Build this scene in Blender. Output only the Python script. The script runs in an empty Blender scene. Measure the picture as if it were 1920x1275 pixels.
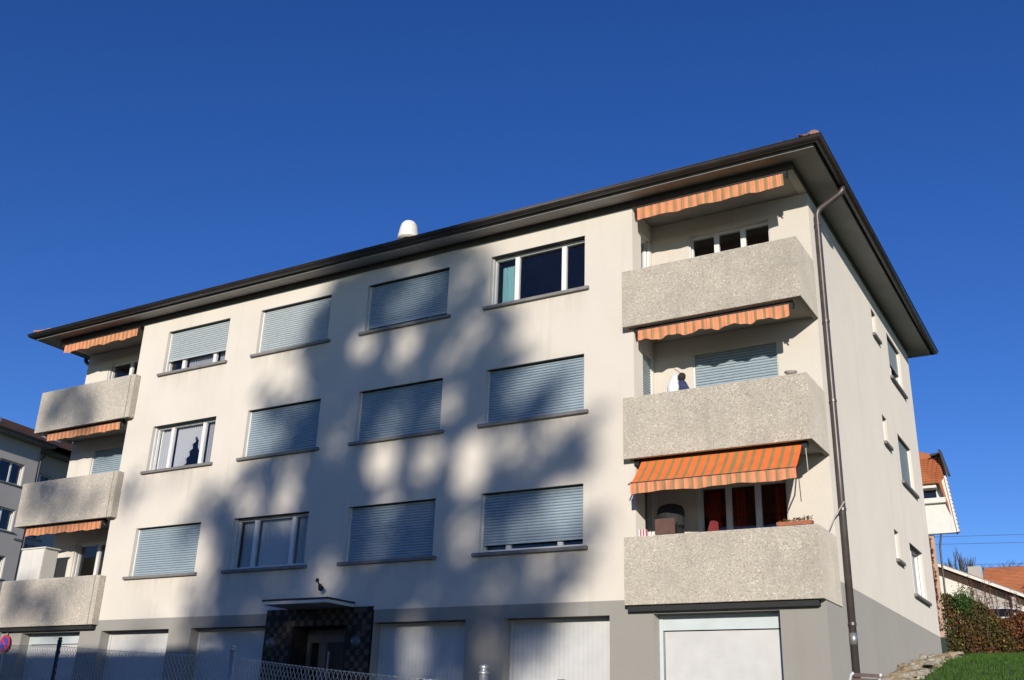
import bpy, bmesh, math, random
from mathutils import Vector, Matrix
rnd = random.Random(7)
S = bpy.context.scene
COL = S.collection

# ------------------------------------------------------------------ camera, sky, sun, exposure
cam_d = bpy.data.cameras.new("camera")
cam = bpy.data.objects.new("camera", cam_d)
COL.objects.link(cam)
CAMP = Vector((7.8089, -17.6852, 0.7277))
r_ = Vector((0.86165374, 0.50648958, 0.03195539))
u_ = Vector((0.15865629, -0.32865082, 0.93102998))
f_ = Vector((-0.48205914, 0.79715554, 0.36354097))
mw = Matrix(((r_.x, u_.x, -f_.x, CAMP.x), (r_.y, u_.y, -f_.y, CAMP.y), (r_.z, u_.z, -f_.z, CAMP.z), (0, 0, 0, 1)))
cam.matrix_world = mw
cam_d.sensor_width = 36.0
cam_d.lens = 35.673
cam_d.clip_start = 0.1
cam_d.clip_end = 4000
S.camera = cam

SUN_EL, SUN_AZ = math.radians(13.7), math.radians(22.5)      # azimuth from -y towards +x
TO_SUN = Vector((math.cos(SUN_EL) * math.sin(SUN_AZ), -math.cos(SUN_EL) * math.cos(SUN_AZ), math.sin(SUN_EL)))
W = bpy.data.worlds.new("World"); S.world = W; W.use_nodes = True
nt = W.node_tree
sky = nt.nodes.new("ShaderNodeTexSky"); sky.sky_type = 'NISHITA'; sky.sun_disc = False
sky.sun_elevation = SUN_EL; sky.sun_rotation = math.pi - SUN_AZ
sky.altitude = 500; sky.air_density = 0.85; sky.dust_density = 0.03; sky.ozone_density = 3.5
hs = nt.nodes.new("ShaderNodeHueSaturation"); hs.inputs["Saturation"].default_value = 1.2; hs.inputs["Hue"].default_value = 0.519
nt.links.new(sky.outputs[0], hs.inputs["Color"]); nt.links.new(hs.outputs[0], nt.nodes["Background"].inputs[0])
nt.nodes["Background"].inputs[1].default_value = 0.135

sd = bpy.data.lights.new("sun", 'SUN'); sd.energy = 4.55; sd.angle = math.radians(0.53); sd.color = (1.0, 0.94, 0.85)
sun = bpy.data.objects.new("sun", sd); COL.objects.link(sun)
sun.rotation_euler = TO_SUN.to_track_quat('Z', 'Y').to_euler()
sun.location = (20, -40, 40)
S.view_settings.view_transform = 'Standard'; S.view_settings.look = 'None'
S.view_settings.exposure = 0.0; S.view_settings.gamma = 1.0
S.view_settings.use_curve_mapping = False

# ------------------------------------------------------------------ materials
def new_mat(name):
    m = bpy.data.materials.new(name); m.use_nodes = True
    return m, m.node_tree, m.node_tree.nodes["Principled BSDF"]

def pos_node(t, scale=(1, 1, 1)):
    g = t.nodes.new("ShaderNodeNewGeometry"); mp = t.nodes.new("ShaderNodeMapping")
    mp.inputs["Scale"].default_value = scale
    t.links.new(g.outputs["Position"], mp.inputs["Vector"])
    return mp.outputs[0]

def noise(t, vec, scale, detail=4, rough=0.55):
    n = t.nodes.new("ShaderNodeTexNoise"); n.inputs["Scale"].default_value = scale
    n.inputs["Detail"].default_value = detail; n.inputs["Roughness"].default_value = rough
    t.links.new(vec, n.inputs["Vector"]); return n.outputs["Fac"]

def ramp(t, fac, stops):
    r = t.nodes.new("ShaderNodeValToRGB"); e = r.color_ramp.elements
    while len(e) < len(stops): e.new(0.5)
    for k, (p, c) in enumerate(stops):
        e[k].position = p; e[k].color = (*c, 1) if len(c) == 3 else c
    t.links.new(fac, r.inputs[0]); return r.outputs[0]

def mixc(t, fac, a, b, mode='MIX'):
    m = t.nodes.new("ShaderNodeMix"); m.data_type = 'RGBA'; m.blend_type = mode
    for s, v in ((m.inputs[0], fac), (m.inputs[6], a), (m.inputs[7], b)):
        if hasattr(v, "is_linked") or hasattr(v, "links"): t.links.new(v, s)
        elif isinstance(v, (int, float)): s.default_value = v
        else: s.default_value = (*v, 1)
    return m.outputs[2]

def bump(t, b, h, strength, dist):
    n = t.nodes.new("ShaderNodeBump"); n.inputs["Strength"].default_value = strength
    n.inputs["Distance"].default_value = dist
    t.links.new(h, n.inputs["Height"]); t.links.new(n.outputs[0], b.inputs["Normal"])

def mul(c, k): return tuple(min(1, x * k) for x in c)

def plain(name, col, rough=0.6, var=0.12, scale=6, metal=0.0, bmp=0.0, bscale=80, spec=None):
    m, t, b = new_mat(name); v = pos_node(t)
    f = noise(t, v, scale)
    t.links.new(ramp(t, f, [(0.3, mul(col, 1 - var)), (0.7, mul(col, 1 + var))]), b.inputs["Base Color"])
    b.inputs["Roughness"].default_value = rough; b.inputs["Metallic"].default_value = metal
    if spec is not None: b.inputs["Specular IOR Level"].default_value = spec
    if bmp: bump(t, b, noise(t, v, bscale, 3), bmp, 0.01)
    return m

def stucco(name, col):
    m, t, b = new_mat(name); v = pos_node(t)
    f1 = noise(t, v, 0.7, 5); f2 = noise(t, pos_node(t, (2.2, 2.2, 0.16)), 1.3, 5, 0.65)
    f3 = noise(t, v, 26, 3)
    c = ramp(t, f1, [(0.3, mul(col, 0.95)), (0.7, mul(col, 1.03))])
    c = mixc(t, ramp(t, f2, [(0.56, (0, 0, 0)), (0.8, (0.55,) * 3)]), c, mul((col[0] * 0.93, col[1] * 0.9, col[2] * 0.84), 0.86))
    c = mixc(t, 0.10, c, ramp(t, f3, [(0.3, mul(col, 0.7)), (0.7, mul(col, 1.15))]))
    t.links.new(c, b.inputs["Base Color"]); b.inputs["Roughness"].default_value = 0.95
    b.inputs["Diffuse Roughness"].default_value = 0.55
    b.inputs["Specular IOR Level"].default_value = 0.2
    bump(t, b, noise(t, v, 140, 4, 0.7), 0.35, 0.006)
    return m

def stain_under_sills(m, cols, zsill, pitch):
    """grey-yellow run-off below each sill, with its own streaky outline"""
    t = m.node_tree; b = t.nodes["Principled BSDF"]; old = b.inputs["Base Color"].links[0].from_socket
    g = t.nodes.new("ShaderNodeNewGeometry"); sp = t.nodes.new("ShaderNodeSeparateXYZ"); t.links.new(g.outputs["Position"], sp.inputs[0])
    def mth(op, a, v=None):
        n = t.nodes.new("ShaderNodeMath"); n.operation = op
        for i, q in enumerate((a, v)):
            if q is None: continue
            if isinstance(q, (int, float)): n.inputs[i].default_value = q
            else: t.links.new(q, n.inputs[i])
        return n.outputs[0]
    fx = mth('DIVIDE', mth('ADD', sp.outputs[0], 16.0), 16.0)
    stops = [(0.0, (0, 0, 0))]
    for a, c in cols:
        for x, v in ((a - .12, 0), (a + .02, 1), (c - .02, 1), (c + .12, 0)): stops.append(((x + 16) / 16, (v,) * 3))
    mx = ramp(t, fx, stops)
    fz = mth('FRACT', mth('DIVIDE', mth('ADD', sp.outputs[2], -zsill + 10 * pitch), pitch))
    mz = ramp(t, fz, [(0.0, (0, 0, 0)), (0.74, (0, 0, 0)), (0.93, (.55,) * 3), (0.995, (1, 1, 1)), (1.0, (1, 1, 1))])
    st = ramp(t, noise(t, pos_node(t, (3.2, 3.2, .28)), 1.6, 6, 0.7), [(0.36, (0, 0, 0)), (0.66, (1, 1, 1))])
    k = mixc(t, 1.0, mixc(t, 1.0, mx, mz, 'MULTIPLY'), st, 'MULTIPLY')
    k2 = mixc(t, 1.0, k, (.62, .62, .62), 'MULTIPLY')
    t.links.new(mixc(t, k2, old, (0.50, 0.43, 0.33)), b.inputs["Base Color"])
    return m

def aggregate(name):
    m, t, b = new_mat(name); v = pos_node(t)
    vo = t.nodes.new("ShaderNodeTexVoronoi"); vo.inputs["Scale"].default_value = 48; vo.inputs["Randomness"].default_value = 1
    n0 = t.nodes.new("ShaderNodeTexNoise"); n0.inputs["Scale"].default_value = 20; t.links.new(v, n0.inputs["Vector"])
    t.links.new(v, vo.inputs["Vector"])
    sep = t.nodes.new("ShaderNodeSeparateColor"); t.links.new(vo.outputs["Color"], sep.inputs[0])
    peb = ramp(t, sep.outputs[0], [(0.0, (0.25, 0.205, 0.16)), (0.10, (0.41, 0.36, 0.285)), (0.45, (0.53, 0.475, 0.39)), (0.85, (0.585, 0.53, 0.44)), (0.97, (0.78, 0.73, 0.63))])
    edge = ramp(t, vo.outputs["Distance"], [(0.35, (0, 0, 0)), (0.75, (1, 1, 1))])
    c = mixc(t, edge, peb, (0.52, 0.465, 0.38))
    big = noise(t, v, 1.6, 5, 0.6)
    c = mixc(t, ramp(t, big, [(0.42, (0, 0, 0)), (0.72, (0.42,) * 3)]), c, (0.34, 0.305, 0.25))
    st = noise(t, pos_node(t, (1.6, 1.6, .35)), 2.2, 5, 0.65)
    c = mixc(t, ramp(t, st, [(0.5, (0, 0, 0)), (0.78, (0.38,) * 3)]), c, (0.31, 0.275, 0.225))
    t.links.new(c, b.inputs["Base Color"]); b.inputs["Roughness"].default_value = 0.95; b.inputs["Diffuse Roughness"].default_value = 0.8
    inv = t.nodes.new("ShaderNodeMath"); inv.operation = 'SUBTRACT'; inv.inputs[0].default_value = 1
    t.links.new(vo.outputs["Distance"], inv.inputs[1])
    bump(t, b, inv.outputs[0], 0.4, 0.010)
    return m

def glass_mat(name, tint=(0.92, 0.93, 0.94), refl=1.0):
    m = bpy.data.materials.new(name); m.use_nodes = True; t = m.node_tree
    for n in list(t.nodes): t.nodes.remove(n)
    o = t.nodes.new("ShaderNodeOutputMaterial"); tr = t.nodes.new("ShaderNodeBsdfTransparent")
    tr.inputs[0].default_value = (*tint, 1)
    gl = t.nodes.new("ShaderNodeBsdfGlossy"); gl.inputs["Roughness"].default_value = 0.01
    gl.inputs["Color"].default_value = (0.95, 0.97, 1, 1)
    nz = noise(t, pos_node(t), 1.1, 2); bp = t.nodes.new("ShaderNodeBump"); bp.inputs["Strength"].default_value = 0.06
    bp.inputs["Distance"].default_value = 0.05; t.links.new(nz, bp.inputs["Height"]); t.links.new(bp.outputs[0], gl.inputs["Normal"])
    fr = t.nodes.new("ShaderNodeFresnel"); gb = t.nodes.new("ShaderNodeNewGeometry")   # same reflectance whichever way the pane faces
    mr = t.nodes.new("ShaderNodeMapRange"); mr.inputs["To Min"].default_value = 1.62; mr.inputs["To Max"].default_value = 1 / 1.62
    t.links.new(gb.outputs["Backfacing"], mr.inputs["Value"]); t.links.new(mr.outputs[0], fr.inputs[0])
    mx = t.nodes.new("ShaderNodeMixShader"); t.links.new(fr.outputs[0], mx.inputs[0])
    t.links.new(tr.outputs[0], mx.inputs[1]); t.links.new(gl.outputs[0], mx.inputs[2]); t.links.new(mx.outputs[0], o.inputs[0])
    return m

def sheer(name, col, alpha):
    m = bpy.data.materials.new(name); m.use_nodes = True; t = m.node_tree
    for n in list(t.nodes): t.nodes.remove(n)
    o = t.nodes.new("ShaderNodeOutputMaterial"); tr = t.nodes.new("ShaderNodeBsdfTransparent")
    d = t.nodes.new("ShaderNodeBsdfDiffuse"); tl = t.nodes.new("ShaderNodeBsdfTranslucent")
    d.inputs[0].default_value = (*col, 1); tl.inputs[0].default_value = (*col, 1)
    a = t.nodes.new("ShaderNodeMixShader"); a.inputs[0].default_value = 0.35
    t.links.new(d.outputs[0], a.inputs[1]); t.links.new(tl.outputs[0], a.inputs[2])
    mx = t.nodes.new("ShaderNodeMixShader"); mx.inputs[0].default_value = alpha
    t.links.new(tr.outputs[0], mx.inputs[1]); t.links.new(a.outputs[0], mx.inputs[2]); t.links.new(mx.outputs[0], o.inputs[0])
    return m

def leafy(name, cols, scale=3.0, transl=0.3):
    m, t, b = new_mat(name); v = pos_node(t)
    f = noise(t, v, scale, 3, 0.7)
    n = len(cols); c = ramp(t, f, [(0.3 + 0.4 * k / max(1, n - 1), cc) for k, cc in enumerate(cols)])
    t.links.new(c, b.inputs["Base Color"]); b.inputs["Roughness"].default_value = 0.75
    b.inputs["Specular IOR Level"].default_value = 0.25
    return m

def tiles_mat(name, c1, c2, sx, sz):
    m, t, b = new_mat(name); v = pos_node(t)
    f = noise(t, v, 9, 3, 0.7); g = noise(t, v, 0.8, 4)
    c = ramp(t, f, [(0.3, c1), (0.7, c2)]); c = mixc(t, ramp(t, g, [(0.4, (0,) * 3), (0.75, (0.5,) * 3)]), c, mul(c1, 0.6))
    t.links.new(c, b.inputs["Base Color"]); b.inputs["Roughness"].default_value = 0.85
    return m

M = dict(
    wall=stucco("cream_render", (0.680, 0.626, 0.542)),
    wallf=stain_under_sills(stucco("cream_render_front", (0.680, 0.626, 0.542)), [(-14.089, -11.728), (-10.612, -8.224), (-7.064, -4.665), (-3.516, -1.121)], 4.13, 2.75),
    plinth=stucco("grey_render", (0.335, 0.315, 0.280)),
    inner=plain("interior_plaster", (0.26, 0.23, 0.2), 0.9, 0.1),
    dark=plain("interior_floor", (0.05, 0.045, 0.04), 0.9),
    agg=aggregate("washed_concrete"),
    slab=plain("concrete_soffit", (0.36, 0.325, 0.285), 0.9, 0.1, 3),
    soffit=plain("eaves_board_paint", (0.33, 0.315, 0.29), 0.8, 0.08, 2),
    sill=plain("sill_stone", (0.21, 0.195, 0.18), 0.8, 0.15, 5, bmp=0.2),
    eave_shade=plain("eave_shade_paint", (0.075, 0.066, 0.054), 0.7, 0.15, 3),  # dark colour standing in for eave shade on the wall top
    slot_shade=plain("shutter_slot_and_reveal_shade", (0.06, 0.054, 0.047), 0.8, 0.15, 3),  # dark shutter slots over windows; over garages it paints in lintel shade
    brown=plain("brown_sheet_metal", (0.032, 0.025, 0.022), 0.42, 0.25, 3),
    pipe=plain("brown_downpipe", (0.085, 0.068, 0.062), 0.38, 0.2, 4, metal=0.2),
    slat=plain("shutter_aluminium", (0.335, 0.405, 0.44), 0.40, 0.06, 8),
    slat2=plain("shutter_aluminium_pale", (0.45, 0.495, 0.495), 0.42, 0.06, 8),
    white=plain("white_window_paint", (0.76, 0.745, 0.71), 0.5, 0.05, 4),
    wood=plain("garage_door_paint", (0.57, 0.555, 0.525), 0.55, 0.06, 3),
    head=plain("garage_header_paint", (0.55, 0.60, 0.60), 0.5, 0.05, 3),
    glass=glass_mat("window_glass"),
    sheer=sheer("white_net_curtain", (0.80, 0.80, 0.81), 0.88),
    sheer2=sheer("grey_net_curtain", (0.62, 0.63, 0.66), 0.72),
    awning_refl=sheer("awning_reflection_red", (0.30, 0.03, 0.025), 0.95),  # red for the awning's reflection in the lowest balcony windows
    turq=sheer("turquoise_curtain", (0.32, 0.62, 0.62), 0.92),
    orange=plain("awning_orange", (0.80, 0.175, 0.035), 0.85, 0.08, 5),
    olive=plain("awning_olive", (0.33, 0.205, 0.075), 0.85, 0.1, 5),
    vorange=plain("faded_awning_orange", (0.74, 0.26, 0.125), 0.85, 0.1, 5),
    volive=plain("faded_awning_olive", (0.36, 0.215, 0.095), 0.85, 0.1, 5),
    rtile=tiles_mat("brown_roof_tile", (0.10, 0.055, 0.04), (0.17, 0.085, 0.055), 1, 1),
    htile=tiles_mat("weathered_red_tile", (0.30, 0.13, 0.08), (0.44, 0.25, 0.18), 1, 1),
    otile=tiles_mat("orange_roof_tile", (0.40, 0.125, 0.04), (0.55, 0.19, 0.075), 1, 1),
    vent=plain("pale_vent_cap", (0.74, 0.70, 0.62), 0.6, 0.06, 6),
    mos1=plain("mosaic_brown", (0.078, 0.062, 0.049), 0.7, 0.3, 4, spec=.2),
    mos2=plain("mosaic_dark", (0.026, 0.020, 0.017), 0.65, 0.3, 4, spec=.2),
    black=plain("black_metal", (0.012, 0.012, 0.013), 0.5, 0.2),
    door=plain("door_frame_bronze", (0.12, 0.105, 0.09), 0.45, 0.15),
    globe=plain("smoked_lamp_glass", (0.10, 0.10, 0.105), 0.3, 0.05),
    galv=plain("galvanised_steel", (0.46, 0.46, 0.45), 0.42, 0.12, 20, metal=0.75),
    wire=plain("zinc_wire", (0.55, 0.54, 0.52), 0.5, 0.1, 20, metal=0.2),
    galv_shade=plain("shaded_post_steel", (0.02, 0.03, 0.03), 0.5, 0.2),  # post steel with shade put into its colour
    asphalt=plain("asphalt", (0.052, 0.05, 0.05), 0.95, 0.2, 5, bmp=0.4, bscale=120),
    soil=plain("grassy_soil", (0.05, 0.07, 0.02), 0.95, 0.35, 2, bmp=0.4, bscale=20),
    grass=leafy("grass_blade", [(0.022, 0.055, 0.006), (0.045, 0.105, 0.012), (0.075, 0.13, 0.02)], 4),
    stone=plain("limestone_rubble", (0.34, 0.30, 0.235), 0.95, 0.3, 7, bmp=0.5, bscale=30),
    stone2=plain("ochre_rubble", (0.30, 0.23, 0.14), 0.95, 0.3, 7, bmp=0.5, bscale=30),
    hb=leafy("dry_beech_leaf", [(0.06, 0.020, 0.010), (0.15, 0.052, 0.020), (0.21, 0.095, 0.035)], 5),
    ho=leafy("olive_hedge_leaf", [(0.03, 0.028, 0.008), (0.075, 0.062, 0.016), (0.14, 0.12, 0.03)], 5),
    hg=leafy("green_shrub_leaf", [(0.03, 0.075, 0.012), (0.06, 0.13, 0.025)], 5),
    hy=leafy("yellow_leaf", [(0.24, 0.19, 0.03), (0.32, 0.25, 0.08)], 5),
    twig=plain("twig_bark", (0.10, 0.065, 0.045), 0.9, 0.25),
    bark=plain("tree_bark", (0.11, 0.085, 0.07), 0.9, 0.25),
    needle=leafy("conifer_needles", [(0.02, 0.04, 0.012), (0.04, 0.07, 0.02)], 2),
    chair=plain("brown_chair_slat", (0.13, 0.09, 0.075), 0.55, 0.25, 10),
    pw=plain("neighbour_white_boards", (0.70, 0.66, 0.58), 0.7, 0.05, 2),
    pink=stucco("neighbour_pink_render", (0.52, 0.36, 0.27)),
    lwall=stucco("neighbour_grey_render", (0.46, 0.43, 0.395)),
    carw=plain("white_car_paint", (0.72, 0.74, 0.78), 0.25, 0.02),
    card=plain("dark_car_glass", (0.012, 0.013, 0.018), 0.08, 0.1),
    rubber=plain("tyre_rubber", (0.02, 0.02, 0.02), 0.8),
    navy=plain("navy_cloth", (0.035, 0.04, 0.105), 0.9, 0.3, 14),
    hood=plain("dark_brown_fur", (0.03, 0.022, 0.018), 0.95, 0.4, 30),
    bag=plain("white_plastic_bag", (0.78, 0.78, 0.8), 0.5, 0.06, 20),
    terra=plain("terracotta", (0.38, 0.13, 0.06), 0.8, 0.15, 12),
    red=plain("dark_red_cloth", (0.17, 0.018, 0.018), 0.9, 0.15),
    brownbox=plain("brown_board", (0.115, 0.06, 0.045), 0.8, 0.15),
    stripe_w=plain("towel_white", (0.76, 0.73, 0.7), 0.9, 0.05),
    stripe_r=plain("towel_red", (0.5, 0.09, 0.10), 0.9, 0.05),
    sred=plain("sign_red", (0.55, 0.03, 0.035), 0.5, 0.05),
    sblue=plain("sign_blue", (0.04, 0.06, 0.36), 0.5, 0.05),
    bowl=plain("grey_bowl", (0.5, 0.46, 0.4), 0.6, 0.15, 20),
    cable=plain("pale_cable", (0.5, 0.45, 0.38), 0.7, 0.05),
)

# ------------------------------------------------------------------ mesh builder
ORG = {}
class MB:
    def __init__(s): s.v = []; s.f = []; s.m = []
    def quad(s, a, b, c, d, mi=0):
        i = len(s.v); s.v += [a, b, c, d]; s.f.append((i, i + 1, i + 2, i + 3)); s.m.append(mi); return s
    def poly(s, pts, mi=0):
        i = len(s.v); s.v += list(pts); s.f.append(tuple(range(i, i + len(pts)))); s.m.append(mi); return s
    def box(s, x0, y0, z0, x1, y1, z1, mi=0):
        if x0 > x1: x0, x1 = x1, x0
        if y0 > y1: y0, y1 = y1, y0
        if z0 > z1: z0, z1 = z1, z0
        i = len(s.v)
        s.v += [(x0, y0, z0), (x1, y0, z0), (x1, y1, z0), (x0, y1, z0), (x0, y0, z1), (x1, y0, z1), (x1, y1, z1), (x0, y1, z1)]
        for q in ((0, 3, 2, 1), (4, 5, 6, 7), (0, 1, 5, 4), (1, 2, 6, 5), (2, 3, 7, 6), (3, 0, 4, 7)):
            s.f.append(tuple(i + k for k in q)); s.m.append(mi)
        return s
    def tube(s, pts, r, n=6, mi=0, cap=True):
        pts = [Vector(p) for p in pts]; rs = r if isinstance(r, (list, tuple)) else [r] * len(pts)
        i0 = len(s.v); prev = None
        for k, p in enumerate(pts):
            d = (pts[min(k + 1, len(pts) - 1)] - pts[max(k - 1, 0)]).normalized()
            if prev is None:
                a = d.orthogonal().normalized()
            else:
                a = (prev - d * prev.dot(d)); a = a.normalized() if a.length > 1e-6 else d.orthogonal().normalized()
            prev = a; b = d.cross(a)
            for j in range(n):
                t = 2 * math.pi * j / n
                s.v.append(tuple(p + (a * math.cos(t) + b * math.sin(t)) * rs[k]))
        for k in range(len(pts) - 1):
            for j in range(n):
                a0 = i0 + k * n + j; a1 = i0 + k * n + (j + 1) % n
                s.f.append((a0, a1, a1 + n, a0 + n)); s.m.append(mi)
        if cap:
            s.f.append(tuple(i0 + j for j in range(n))[::-1]); s.m.append(mi)
            e = i0 + (len(pts) - 1) * n; s.f.append(tuple(e + j for j in range(n))); s.m.append(mi)
        return s
    def lathe(s, c, prof, n=20, mi=0):
        i0 = len(s.v)
        for r, z in prof:
            for j in range(n):
                t = 2 * math.pi * j / n; s.v.append((c[0] + r * math.cos(t), c[1] + r * math.sin(t), c[2] + z))
        for k in range(len(prof) - 1):
            for j in range(n):
                a0 = i0 + k * n + j; a1 = i0 + k * n + (j + 1) % n
                s.f.append((a0, a1, a1 + n, a0 + n)); s.m.append(mi)
        s.f.append(tuple(i0 + j for j in range(n))[::-1]); s.m.append(mi)
        e = i0 + (len(prof) - 1) * n; s.f.append(tuple(e + j for j in range(n))); s.m.append(mi)
        return s
    def prism(s, poly, axis, a, b, mi=0):
        """poly: list of 2D points; axis 'y': (x,z) extruded in y; 'x': (y,z) extruded in x"""
        def P(p, t): return (p[0], t, p[1]) if axis == 'y' else (t, p[0], p[1])
        i = len(s.v); n = len(poly)
        s.v += [P(p, a) for p in poly] + [P(p, b) for p in poly]
        s.f.append(tuple(range(i, i + n))); s.m.append(mi)
        s.f.append(tuple(range(i + n, i + 2 * n))[::-1]); s.m.append(mi)
        for k in range(n):
            s.f.append((i + k, i + n + k, i + n + (k + 1) % n, i + (k + 1) % n)); s.m.append(mi)
        return s
    def build(s, name, mats, parent=None, smooth=False, bevel=0.0, kind=None, label=None, origin=None, fix=True):
        me = bpy.data.meshes.new(name)
        V = s.v
        if origin is None:
            xs = [p[0] for p in V]; ys = [p[1] for p in V]; zs = [p[2] for p in V]
            origin = ((min(xs) + max(xs)) / 2, (min(ys) + max(ys)) / 2, min(zs))
        o3 = Vector(origin)
        me.from_pydata([(p[0] - o3.x, p[1] - o3.y, p[2] - o3.z) for p in V], [], s.f)
        mats = mats if isinstance(mats, (list, tuple)) else [mats]
        for m in mats: me.materials.append(M[m] if isinstance(m, str) else m)
        me.polygons.foreach_set("material_index", s.m)
        if fix and len(s.f) < 20000:
            bm = bmesh.new(); bm.from_mesh(me); bmesh.ops.remove_doubles(bm, verts=bm.verts, dist=1e-5)
            bmesh.ops.recalc_face_normals(bm, faces=bm.faces); bm.to_mesh(me); bm.free()
        if smooth:
            me.polygons.foreach_set("use_smooth", [True] * len(me.polygons))
        me.update()
        o = bpy.data.objects.new(name, me); COL.objects.link(o)
        if parent is not None:
            o.parent = parent; o.location = o3 - ORG[parent]
        else: o.location = o3
        ORG[o] = o3
        if bevel:
            md = o.modifiers.new("bevel", 'BEVEL'); md.width = bevel; md.segments = 2; md.limit_method = 'ANGLE'
        if kind: o["kind"] = kind
        if label: o["label"] = label
        return o

def split_build(mb, name, mats, parent, **kw):
    par = list(range(len(mb.v)))
    def fd(a):
        while par[a] != a: par[a] = par[par[a]]; a = par[a]
        return a
    for f in mb.f:
        for q in f[1:]: par[fd(f[0])] = fd(q)
    groups = {}
    for f, m in zip(mb.f, mb.m): groups.setdefault(fd(f[0]), []).append((f, m))
    out = []
    for fs in groups.values():
        nb_ = MB(); idx = {}
        for f, m in fs:
            for q in f:
                if q not in idx: idx[q] = len(nb_.v); nb_.v.append(mb.v[q])
            nb_.f.append(tuple(idx[q] for q in f)); nb_.m.append(m)
        out.append(nb_.build(name, mats, parent, **kw))
    return out

def thing(name, loc, label, cat, group=None, rotz=0):
    o = bpy.data.objects.new(name, None); COL.objects.link(o); o.location = loc
    o.rotation_euler = (0, 0, rotz); o.empty_display_size = 0.3
    ORG[o] = Vector(loc) if not rotz else Vector((0, 0, 0))
    o["label"] = label; o["category"] = cat
    if group: o["group"] = group
    return o
def tag(o, label, cat, group=None):
    o["label"] = label; o["category"] = cat
    if group: o["group"] = group
    return o

def sheet_with_holes(mb, P, u0, u1, z0, z1, holes, depth, N, mi=0, mir=0, top=0):
    """rectangular sheet in (u,z), P(u,d,z)->xyz with d measured into the wall, holes with reveals"""
    us = sorted({u0, u1, *[h[0] for h in holes], *[h[1] for h in holes]}); us = [u for u in us if u0 <= u <= u1]
    zs = sorted({z0, z1, *[h[2] for h in holes], *[h[3] for h in holes]}); zs = [z for z in zs if z0 <= z <= z1]
    for i in range(len(us) - 1):
        for j in range(len(zs) - 1):
            um, zm = (us[i] + us[i + 1]) / 2, (zs[j] + zs[j + 1]) / 2
            if any(h[0] < um < h[1] and h[2] < zm < h[3] for h in holes): continue
            mb.quad(P(us[i], 0, zs[j]), P(us[i + 1], 0, zs[j]), P(us[i + 1], 0, zs[j + 1]), P(us[i], 0, zs[j + 1]), mi)
    for a, b, c, d in holes:
        mb.quad(P(a, 0, c), P(a, depth, c), P(a, depth, d), P(a, 0, d), mir)
        mb.quad(P(b, 0, c), P(b, 0, d), P(b, depth, d), P(b, depth, c), mir)
        mb.quad(P(a, 0, d), P(a, .03, d), P(b, .03, d), P(b, 0, d), mir); mb.quad(P(a, .03, d), P(a, depth, d), P(b, depth, d), P(b, .03, d), top)
        mb.quad(P(a, 0, c), P(b, 0, c), P(b, depth, c), P(a, depth, c), mir)

# ------------------------------------------------------------------ terrain
PROF = [(-400, -9), (-200, -7), (-60, -5), (-30, -1.9), (-17.7, -.78), (-11, .0), (-6, .6), (-5, .75), (0, .75), (1.5, 1.0),
        (3.4, 1.8), (4.7, 2.02), (8, 2.6), (11.7, 3.0), (14, 3.2), (25, 4.2), (40, 6.0), (60, 8.2), (80, 9.8), (120, 13), (400, 17), (1500, 17)]
def hgt(x, y):
    for (a, za), (b, zb) in zip(PROF, PROF[1:]):
        if a <= y <= b:
            t = (y - a) / (b - a); z = za + (zb - za) * t; break
    else: z = PROF[0][1] if y < 0 else PROF[-1][1]
    if 0 < y < 14 and x < 3.2: z = .75 if x > -19.5 else z
    return z
ys = sorted({p[0] for p in PROF} | {float(y) for y in range(-40, 40, 1)} | {float(y) for y in range(40, 130, 5)})
xs = sorted({-900., -400., -200., -120., -80., -60.} | {float(x) for x in range(-50, 40, 2)} | {3.2, 3.44, 60., 90., 150., 300., 900.})
g = MB(); nx = len(xs)
for y in ys:
    for x in xs: g.v.append((x, y, hgt(x, y)))
for j in range(len(ys) - 1):
    for i in range(nx - 1):
        g.f.append((j * nx + i, j * nx + i + 1, (j + 1) * nx + i + 1, (j + 1) * nx + i)); g.m.append(0)
g.build("ground", "soil", kind="structure", smooth=True)
dv = MB()
for k in range(6):
    for x in range(-26, 3, 2):
        dv.quad((x, k - 5.6, hgt(x, k - 5.6) + .006), (x + 2, k - 5.6, hgt(x, k - 5.6) + .006), (x + 2, min(k - 4.6, -.02), hgt(x, min(k - 4.6, -.02)) + .006), (x, min(k - 4.6, -.02), hgt(x, min(k - 4.6, -.02)) + .006))
dv.build("driveway", "asphalt", kind="structure")

# ------------------------------------------------------------------ apartment building
BO = (-7.7, 0, .75)
B = thing("apartment_building", BO, "cream three storey apartment building with concrete balconies and orange awnings above grey garages", "apartment building")
XL, XR, XF, YD, YB = -15.17, 0.0, 3.45, 1.05, 11.6
XLL = -18.87
SH = 2.75; ZT, ZS = 5.44, 4.205
WT = 11.46; 
CL = [-14.089, -10.612, -7.064, -3.516]; CR = [-11.728, -8.224, -4.665, -1.121]
ZP = 3.15
front = lambda u, d, z: (u, d, z)
side = lambda u, d, z: (XF - d, u, z)
back = lambda u, d, z: (u, YD + d, z)
inl = lambda u, d, z: (-d, u, z)

holes = [(CL[c], CR[c], ZS + SH * k, ZT + SH * k) for c in range(4) for k in range(3)]
w = MB(); sheet_with_holes(w, front, XL, XR, ZP, WT + .05, holes, .30, None, top=1)
w.build("front_wall", ["wallf", "slot_shade"], B, label="cream rendered front wall with twelve wide windows")
# side wall
SWB = [(8.53, 10.25), (6.72, 7.24)]
sh_ = []
for k in range(3):
    sh_.append((8.53, 10.26, ZS + SH * k, ZT + SH * k)); sh_.append((6.72, 7.24, 4.75 + SH * k, ZT + SH * k))
w = MB(); sheet_with_holes(w, side, YD, YB, 3.49, WT + .05, sh_, .22, None, top=1)
w.build("side_wall", ["wall", "slot_shade"], B, label="cream side wall with small windows")
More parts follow.
